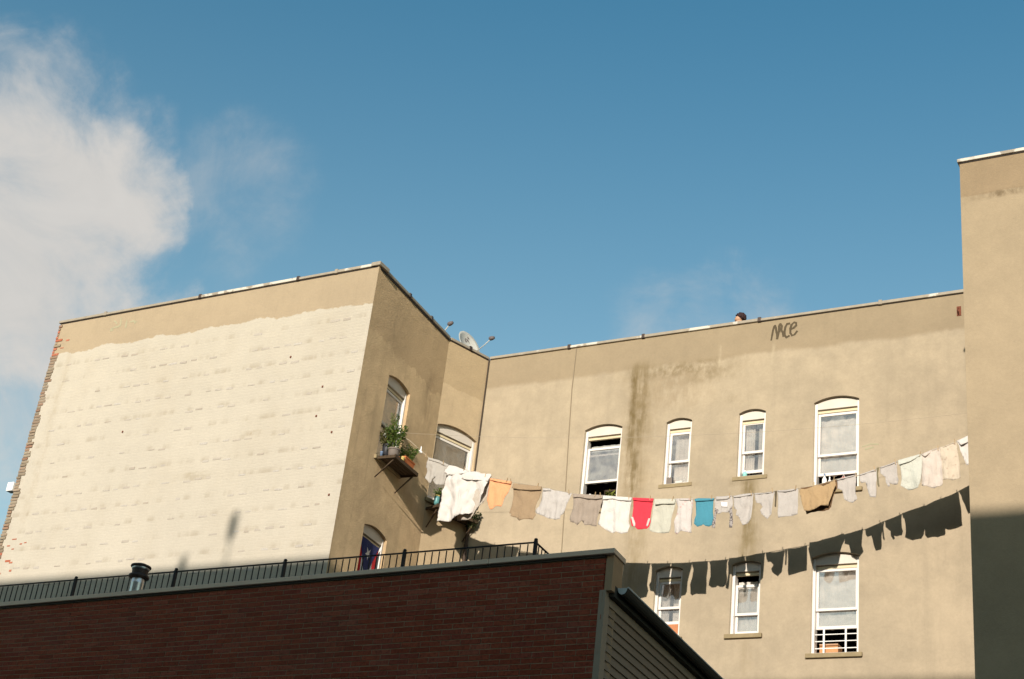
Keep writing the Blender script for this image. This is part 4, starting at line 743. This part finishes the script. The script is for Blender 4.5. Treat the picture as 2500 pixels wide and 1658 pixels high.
plant('olive_plant', 'thin olive plant at the near end of the shelf', at(B3, TS, 1.16, .10, ZT+.27), 420, .05, .17, .28, M['leaf_olive'], 2)
plant('trailing_plant', 'green plant spilling from the orange planter', at(B3, TS, 1.68, .30, ZT+.16), 650, .05, .22, .27, M['leaf'], 3, .4)
plant('upright_plant', 'slender upright plant reaching up the white window frame', at(B3, TS, 1.30, .12, ZT+.25), 260, .045, .075, .74, M['leaf'], 4, 0)
fb = empty('white_flower', tuple(at(B3, TS, 1.62, .33, ZT+.40))); tag(fb, 'white bloom at the right of the plants on the shelf', 'flower')
for k in range(6):
    a = k*1.047; MB().poly([(0, 0, 0), (.03*math.cos(a)-.014*math.sin(a), .03*math.sin(a)+.014*math.cos(a), .015), (.055*math.cos(a), .055*math.sin(a), .03), (.03*math.cos(a)+.014*math.sin(a), .03*math.sin(a)-.014*math.cos(a), .015)], [(0, 1, 2, 3)]).build('petal', M['plastic_white'], fb)
MB().tube([(0, 0, -.22), (0, 0, 0)], .004, 5).build('stem', M['leaf_olive'], fb)
Z2 = 12.50
shelf('window_shelf', 'dark plant shelf under the angled wall window, behind the white sheet', BD3, TCV, .02, 1.16, Z2, .34)
pot('flower_pot', 'teal pot with orange foot at the left end of the angled wall shelf', 'pot', BD3, TCV, .05, .29, Z2+.013, [(.001, 0), (.04, 0), (.055, .05), (.06, .15), (.05, .2)], TEALP, YEL)
pot('flower_pot', 'large dark pot beside the teal pot', 'pot', BD3, TCV, .24, .24, Z2+.013, [(.001, 0), (.08, 0), (.10, .12), (.11, .24)], BLKP)
pot('flower_pot', 'pale pot glimpsed under the hem of the white sheet', 'pot', BD3, TCV, .93, .27, Z2+.013, [(.001, 0), (.045, 0), (.055, .1), (.06, .14)], YEL)
pot('flower_pot', 'dark round pot at the right end of the angled wall shelf', 'pot', BD3, TCV, 1.05, .16, Z2+.013, [(.001, 0), (.06, 0), (.09, .1), (.1, .2)], BLKP)
plant('leafy_plant', 'green plant in the large dark pot below the pale shorts', at(BD3, TCV, .2, .25, Z2+.22), 360, .05, .17, .16, M['leaf'], 6)
plant('hanging_plant', 'dark plant hanging off the right end of the angled wall shelf', at(BD3, TCV, 1.08, .26, Z2-.12), 650, .05, .17, .34, M['leaf_dark'], 7, .5)
# flag in the lower side window
fg = frame(empty('flag'), B3, TS, 1.43, -.075, 9.7); tag(fg, 'flag with white star on blue triangle and red and white stripes, hung in window', 'flag')
cf = {'r': cloth('flag_red', (.55, .02, .025)), 'w': cloth('flag_white', (.72, .7, .68)), 'b': cloth('flag_blue', (.028, .035, .13))}
wd_ = .74; zt = 1.40
for i in range(5):
    x0 = -wd_/2+wd_*i/5; V = []; n = 12
    for j in range(n+1):
        z = zt-1.2*j/n
        for x in (x0, x0+wd_/5): V.append((x, .012*math.sin(x*9)+.006*math.sin(z*7), z))
    MB().poly(V, [(2*j, 2*j+1, 2*j+3, 2*j+2) for j in range(n)]).build('stripe', cf['r' if i % 2 == 0 else 'w'], fg, smooth=True)
def fy(x, z): return .012*math.sin(x*9)+.006*math.sin(z*7)
n = 16; ap = .84; V = []; F = []
for j in range(n+1):
    z = zt-ap*j/n; hw_ = wd_/2*(1-j/n)
    for k in range(9): x = -hw_+2*hw_*k/8; V.append((x, fy(x, z)-.006, z))
for j in range(n):
    for k in range(8): F.append((j*9+k, j*9+k+1, (j+1)*9+k+1, (j+1)*9+k))
MB().poly(V, F).build('triangle', cf['b'], fg, smooth=True)
sv = [(0, fy(0, zt-.25)-.011, zt-.25)]
for k in range(10):
    a = -math.pi/2+k*math.pi/5; r = .135 if k % 2 == 0 else .052; x, z = r*math.cos(a), zt-.25+r*math.sin(a); sv.append((x, fy(x, z)-.011, z))
MB().poly(sv, [(0, 1+k, 1+(k+1) % 10) for k in range(10)]).build('star', cf['w'], fg)
# things on the back wall window ledges
def sill_pt(k, x, d=.16): a = WB[k]; return (x, PC[1]+d, a[2]+.036)
def bottle(label, loc, h, r, mat, capm, cat='bottle'):
    e = empty('bottle', loc); tag(e, label, cat); MB().lathe([(.001, 0), (r, 0), (r, h*.6), (r*.85, h*.7), (r*.35, h*.8), (r*.35, h*.88)], 14).build('body', mat, e, smooth=True); MB().lathe([(r*.42, h*.87), (r*.42, h), (.001, h)], 12).build('cap', capm, e); return e
bottle('white bottle at the left of the wide left window opening', sill_pt('a', -13.22, .13), .36, .06, M['plastic_white'], M['plastic_white'])
plant('sill_plant', 'yellow green plant in the opening of the wide left window', Vector(sill_pt('a', -12.78, .2))+Vector((0, 0, .1)), 90, .06, .10, .30, leaf_mat('leaf_lime', (.16, .2, .03), (.3, .3, .06)), 12)
e = empty('flower_pot', sill_pt('a', -12.78, .2)); tag(e, 'small brown pot in the opening of the wide left window', 'pot'); MB().lathe([(.001, 0), (.05, 0), (.065, .11), (.055, .11), (.001, .10)], 14).build('body', GREYP, e, smooth=True)
e = empty('sill_box', sill_pt('b', -11.47, .115)); tag(e, 'dark box at the lower left of the first narrow upper window', 'box'); MB().box(-.07, .07, -.03, .03, 0, .14).build('case', BLKP, e, bevel=.006); MB().box(-.06, .06, -.034, -.0305, .01, .13).build('lid', GREYP, e)
e = empty('dish_cloth', sill_pt('b', -11.27, .115)); tag(e, 'folded white cloth on the ledge of the first narrow upper window', 'cloth'); MB().box(-.075, .075, -.035, .03, 0, .05).build('fold', WHT, e, bevel=.015)
bottle('turquoise bottle on the ledge of the second narrow upper window', sill_pt('c', -9.90, .12), .13, .045, plain('turquoise', (.25, .55, .5), .4, .1), M['plastic_white'])
bottle('white spray bottle with blue band in the right big upper window', sill_pt('d', -8.31, .12), .34, .045, M['plastic_white'], BLUEP); bottle('slim white bottle beside the spray bottle', sill_pt('d', -8.21, .12), .27, .03, M['plastic_white'], M['plastic_white'])
e = empty('red_bag', sill_pt('d', -7.95, .15)); tag(e, 'rumpled red and white bag in the right big upper window', 'bag')
V = []; F = []; NU, NV = 16, 8
for j in range(NV+1):
    for i in range(NU):
        a = 6.283*i/NU; q = math.sin(math.pi*(j+.02)/(NV+.04)); r = .24*q*(1+.25*mnoise.noise(Vector((a*1.3, j*.7, 2)))); V.append((r*math.cos(a), .3*r*math.sin(a), .25*j/NV+.02*math.sin(a*3)))
for j in range(NV):
    for i in range(NU): F.append((j*NU+i, j*NU+(i+1) % NU, (j+1)*NU+(i+1) % NU, (j+1)*NU+i))
MB().poly(V, F).build('sack', cloth('red_white_bag', (.72, .16, .10), 'spots', (.8, .7, .62)), e, smooth=True); MB().tube([(-.03, 0, .24), (0, -.01, .30), (.03, 0, .24)], .008, 6).build('knot', WHT, e)
# window guard
wgd = empty('window_guard', (-8.045, PC[1]+.10, 9.5+.04)); tag(wgd, 'white metal window guard in the open lower right window', 'window guard'); hw = .38
for z in (.08, .21, .335): MB().tube([(-hw, 0, z), (hw, 0, z)], .009, 6).build('bar', M['plastic_white'], wgd)
for x in (-.22, .18): MB().box(x-.014, x+.014, -.013, .013, 0, .43).build('upright', M['plastic_white'], wgd)
e = empty('storage_box', (-8.17, PC[1]+.24, 9.5+.04)); tag(e, 'tan orange box behind the window guard', 'box'); MB().box(-.22, .12, 0, .25, 0, .19).build('carton', plain('carton', (.45, .22, .1), .85, .2), e, bevel=.004); MB().box(-.22, .12, -.004, .254, .192, .205).build('lid', plain('carton_lid', (.5, .33, .22), .85, .2), e)
e = empty('air_conditioner_board', (-11.31, PC[1]+.14, 9.91+.036)); tag(e, 'orange brown board filling the bottom of the lower left narrow window', 'board'); MB().box(-.2, .2, 0, .012, 0, .26).build('board', plain('orange_board', (.42, .17, .075), .8, .15), e)
# ------------------------------------------------------------------ satellite dishes
def satellite(label, loc, aim, up_ang, size, arm_to, logo):
    e = empty('satellite_dish', (loc[0], loc[1], ROOF)); tag(e, label, 'satellite dish', 'rooftop satellite dishes'); h = loc[2]-ROOF
    n = Vector((math.cos(aim)*math.cos(up_ang), math.sin(aim)*math.cos(up_ang), math.sin(up_ang))); side = n.cross(Vector((0, 0, 1))).normalized(); up = side.cross(n)
    V = []; F = []; NR, NA = 7, 28; c = Vector((0, 0, h))
    for j in range(NR+1):
        r = j/NR
        for k in range(NA): a = 6.283*k/NA; p = c+side*(size*.86*r*math.cos(a))+up*(size*r*math.sin(a))+n*(size*.28*(r*r-1)); V.append(tuple(p))
    for j in range(NR):
        for k in range(NA): F.append((j*NA+k, j*NA+(k+1) % NA, (j+1)*NA+(k+1) % NA, (j+1)*NA+k))
    o = MB().poly(V, F).build('reflector', M['dish'], e, smooth=True); s = o.modifiers.new('thickness', 'SOLIDIFY'); s.thickness = .008
    MB().tube([tuple(c+side*(size*.86*math.cos(6.283*k/28))+up*(size*math.sin(6.283*k/28))) for k in range(29)], .008, 6, False).build('rim', M['dish'], e)
    tip = Vector(arm_to)-Vector((loc[0], loc[1], ROOF)); base = c-up*size*.98
    MB().tube([tuple(base), tuple(base*.35+tip*.65+Vector((0, 0, -.02))), tuple(tip)], .011, 8).build('feed_arm', M['dish'], e, smooth=True)
    d = (c-tip).normalized(); MB().tube([tuple(tip-d*.07), tuple(tip-d*.01), tuple(tip+d*.03), tuple(tip+d*.06)], [.032, .05, .05, .035], 10).build('feed_horn', M['lnb'], e, smooth=True)
    b = c-n*size*.3; MB().tube([tuple(b), tuple(b-n*.08), (b.x-n.x*.1, b.y-n.y*.1, 0)], .022, 8).build('mast', M['galv'], e)
    if logo:
        mb = MB()
        for (u0, v0, u1, v1, w) in [(-.30, .62, -.12, .72, .05), (-.25, .45, -.05, .55, .06), (-.1, .35, .1, .42, .05), (-.34, .3, -.22, .5, .04), (.0, .55, .12, .5, .04)]:
            def q(u, v): r2 = u*u+v*v; return c+side*(size*.86*u)+up*(size*v)+n*(size*.28*(r2-1)+.012)
            mb.poly([tuple(q(u0, v0-w)), tuple(q(u1, v1-w)), tuple(q(u1, v1+w)), tuple(q(u0, v0+w))], [(0, 1, 2, 3)])
        mb.build('logo', M['lnb'], e)
satellite('grey satellite dish with dark logo standing clear above the inner corner', (-16.66, 25.5, 17.0), R_(-16), R_(24), .36, (-16.06, 25.46, 17.03), True)
satellite('pale satellite dish half hidden behind the side wall parapet', (-16.98, 24.35, 16.72), R_(-16), R_(24), .36, (-16.42, 24.27, 16.84), False)
# ------------------------------------------------------------------ person on the roof
def skin(name, chain, edges, mat, parent, lev=2):
    me = bpy.data.meshes.new(name); me.from_pydata([c[0] for c in chain], edges, []); o = link(name, me, mat, parent)
    s = o.modifiers.new('skin', 'SKIN'); sv = me.skin_vertices[0].data
    for i, c in enumerate(chain): r = c[1]; sv[i].radius = (r, r) if not isinstance(r, tuple) else r
    sv[0].use_root = True; d = o.modifiers.new('sub', 'SUBSURF'); d.levels = lev; d.render_levels = lev
    for p in me.polygons: p.use_smooth = True
    return o
def person():
    e = empty('person', (-10.33, 25.98, ROOF+.12), R_(200)); tag(e, 'person with dark curly hair looking over the roof parapet', 'person')   # local +x is where they look
    st = MB().box(-10.9, -9.8, 25.7, 26.3, ROOF-.01, ROOF+.12).build('roof_step', M['wood']); tag(st, 'low wooden step on the roof under the watching person', 'step')
    sk = plain('skin', (.42, .24, .15), .55, .08)
    top = 1.80; hd = top-.115
    ch = [((0, 0, .95), .15), ((0, 0, 1.15), .135), ((.01, 0, 1.35), .16), ((.02, 0, 1.47), .09), ((.03, 0, 1.53), .055), ((.045, 0, hd-.05), .07), ((.045, 0, hd+.01), .088), ((.04, 0, hd+.06), .07),
          ((.0, .19, 1.42), .06), ((.02, .25, 1.17), .045), ((.22, .25, 1.05), .035), ((.31, .24, 1.07), .035), ((0, -.19, 1.42), .06), ((.02, -.25, 1.17), .045), ((.22, -.25, 1.05), .035), ((.31, -.24, 1.07), .035),
          ((0, .1, .88), .105), ((.01, .11, .5), .07), ((0, .11, .09), .045), ((.13, .12, .04), .04), ((0, -.1, .88), .105), ((.01, -.11, .5), .07), ((0, -.11, .09), .045), ((.13, -.12, .04), .04), ((.14, 0, hd-.02), .014), ((.05, .09, hd-.02), .022), ((.05, -.09, hd-.02), .022)]
    ed = [(0, 1), (1, 2), (2, 3), (3, 4), (4, 5), (5, 6), (6, 7), (2, 8), (8, 9), (9, 10), (10, 11), (2, 12), (12, 13), (13, 14), (14, 15), (0, 16), (16, 17), (17, 18), (18, 19), (0, 20), (20, 21), (21, 22), (22, 23), (6, 24), (6, 25), (6, 26)]
    for s in (-1, 1):
        h0 = len(ch); base = 11 if s > 0 else 15; b = Vector(ch[base][0])
        for k in range(4): ch.append(((b.x+.075+.008*(k in (1, 2)), b.y+.03-.02*k, b.z-.005), .009)); ed.append((base, len(ch)-1)); ch.append(((b.x+.105+.008*(k in (1, 2)), b.y+.03-.02*k, b.z-.028), .008)); ed.append((len(ch)-2, len(ch)-1))
        ch.append(((b.x+.04, b.y-s*.045, b.z+.005), .010)); ed.append((base, len(ch)-1))
    skin('body', ch, ed, sk, e)
    tee = plain('dark_tee', (.05, .055, .07), .9, .1)
    skin('shirt', [((0, 0, .93), .165), ((0, 0, 1.15), .152), ((.01, 0, 1.36), .175), ((.02, 0, 1.45), .10), ((0, .19, 1.42), .078), ((.01, .23, 1.26), .066), ((0, -.19, 1.42), .078), ((.01, -.23, 1.26), .066)], [(0, 1), (1, 2), (2, 3), (2, 4), (4, 5), (2, 6), (6, 7)], tee, e)
    skin('trousers', [((0, 0, .93), .158), ((0, .1, .86), .118), ((.01, .11, .5), .085), ((0, .11, .12), .06), ((0, -.1, .86), .118), ((.01, -.11, .5), .085), ((0, -.11, .12), .06)], [(0, 1), (1, 2), (2, 3), (0, 4), (4, 5), (5, 6)], plain('denim', (.05, .06, .09), .9, .1), e)
    V = []; F = []; NU, NV = 32, 16; c = Vector((.015, 0, hd+.03))
    for j in range(NV+1):
        th = math.pi*.68*j/NV
        for i in range(NU):
            a = 6.283*i/NU; d = Vector((math.sin(th)*math.cos(a), math.sin(th)*math.sin(a), math.cos(th))); fr = max(0, math.cos(a)); lim = math.pi*(.68-.33*fr)
            t2 = min(th, lim); d = Vector((math.sin(t2)*math.cos(a), math.sin(t2)*math.sin(a), math.cos(t2))); k = 1+.16*mnoise.noise(d*5)+.10*mnoise.noise(d*13)
            V.append(tuple(c+Vector((d.x*.118, d.y*.112, d.z*.112))*k))
    for j in range(NV):
        for i in range(NU): F.append((j*NU+i, j*NU+(i+1) % NU, (j+1)*NU+(i+1) % NU, (j+1)*NU+i))
    hr = MB().poly(V, F).build('hair', plain('dark_hair', (.028, .012, .012), .7, .4, 60., bump=.8, bscale=90.), e); 
    for s in (-1, 1): MB().lathe([(.001, -.008), (.008, 0), (.001, .008)], 8, (.128, s*.032, hd+.012)).build('eye', plain('eye', (.02, .015, .012), .3, .1), e, smooth=True)
    MB().tube([(.126, -.022, hd-.062), (.132, 0, hd-.064), (.126, .022, hd-.062)], .006, 6).build('mouth', plain('lips', (.30, .12, .10), .5, .1), e)
person()
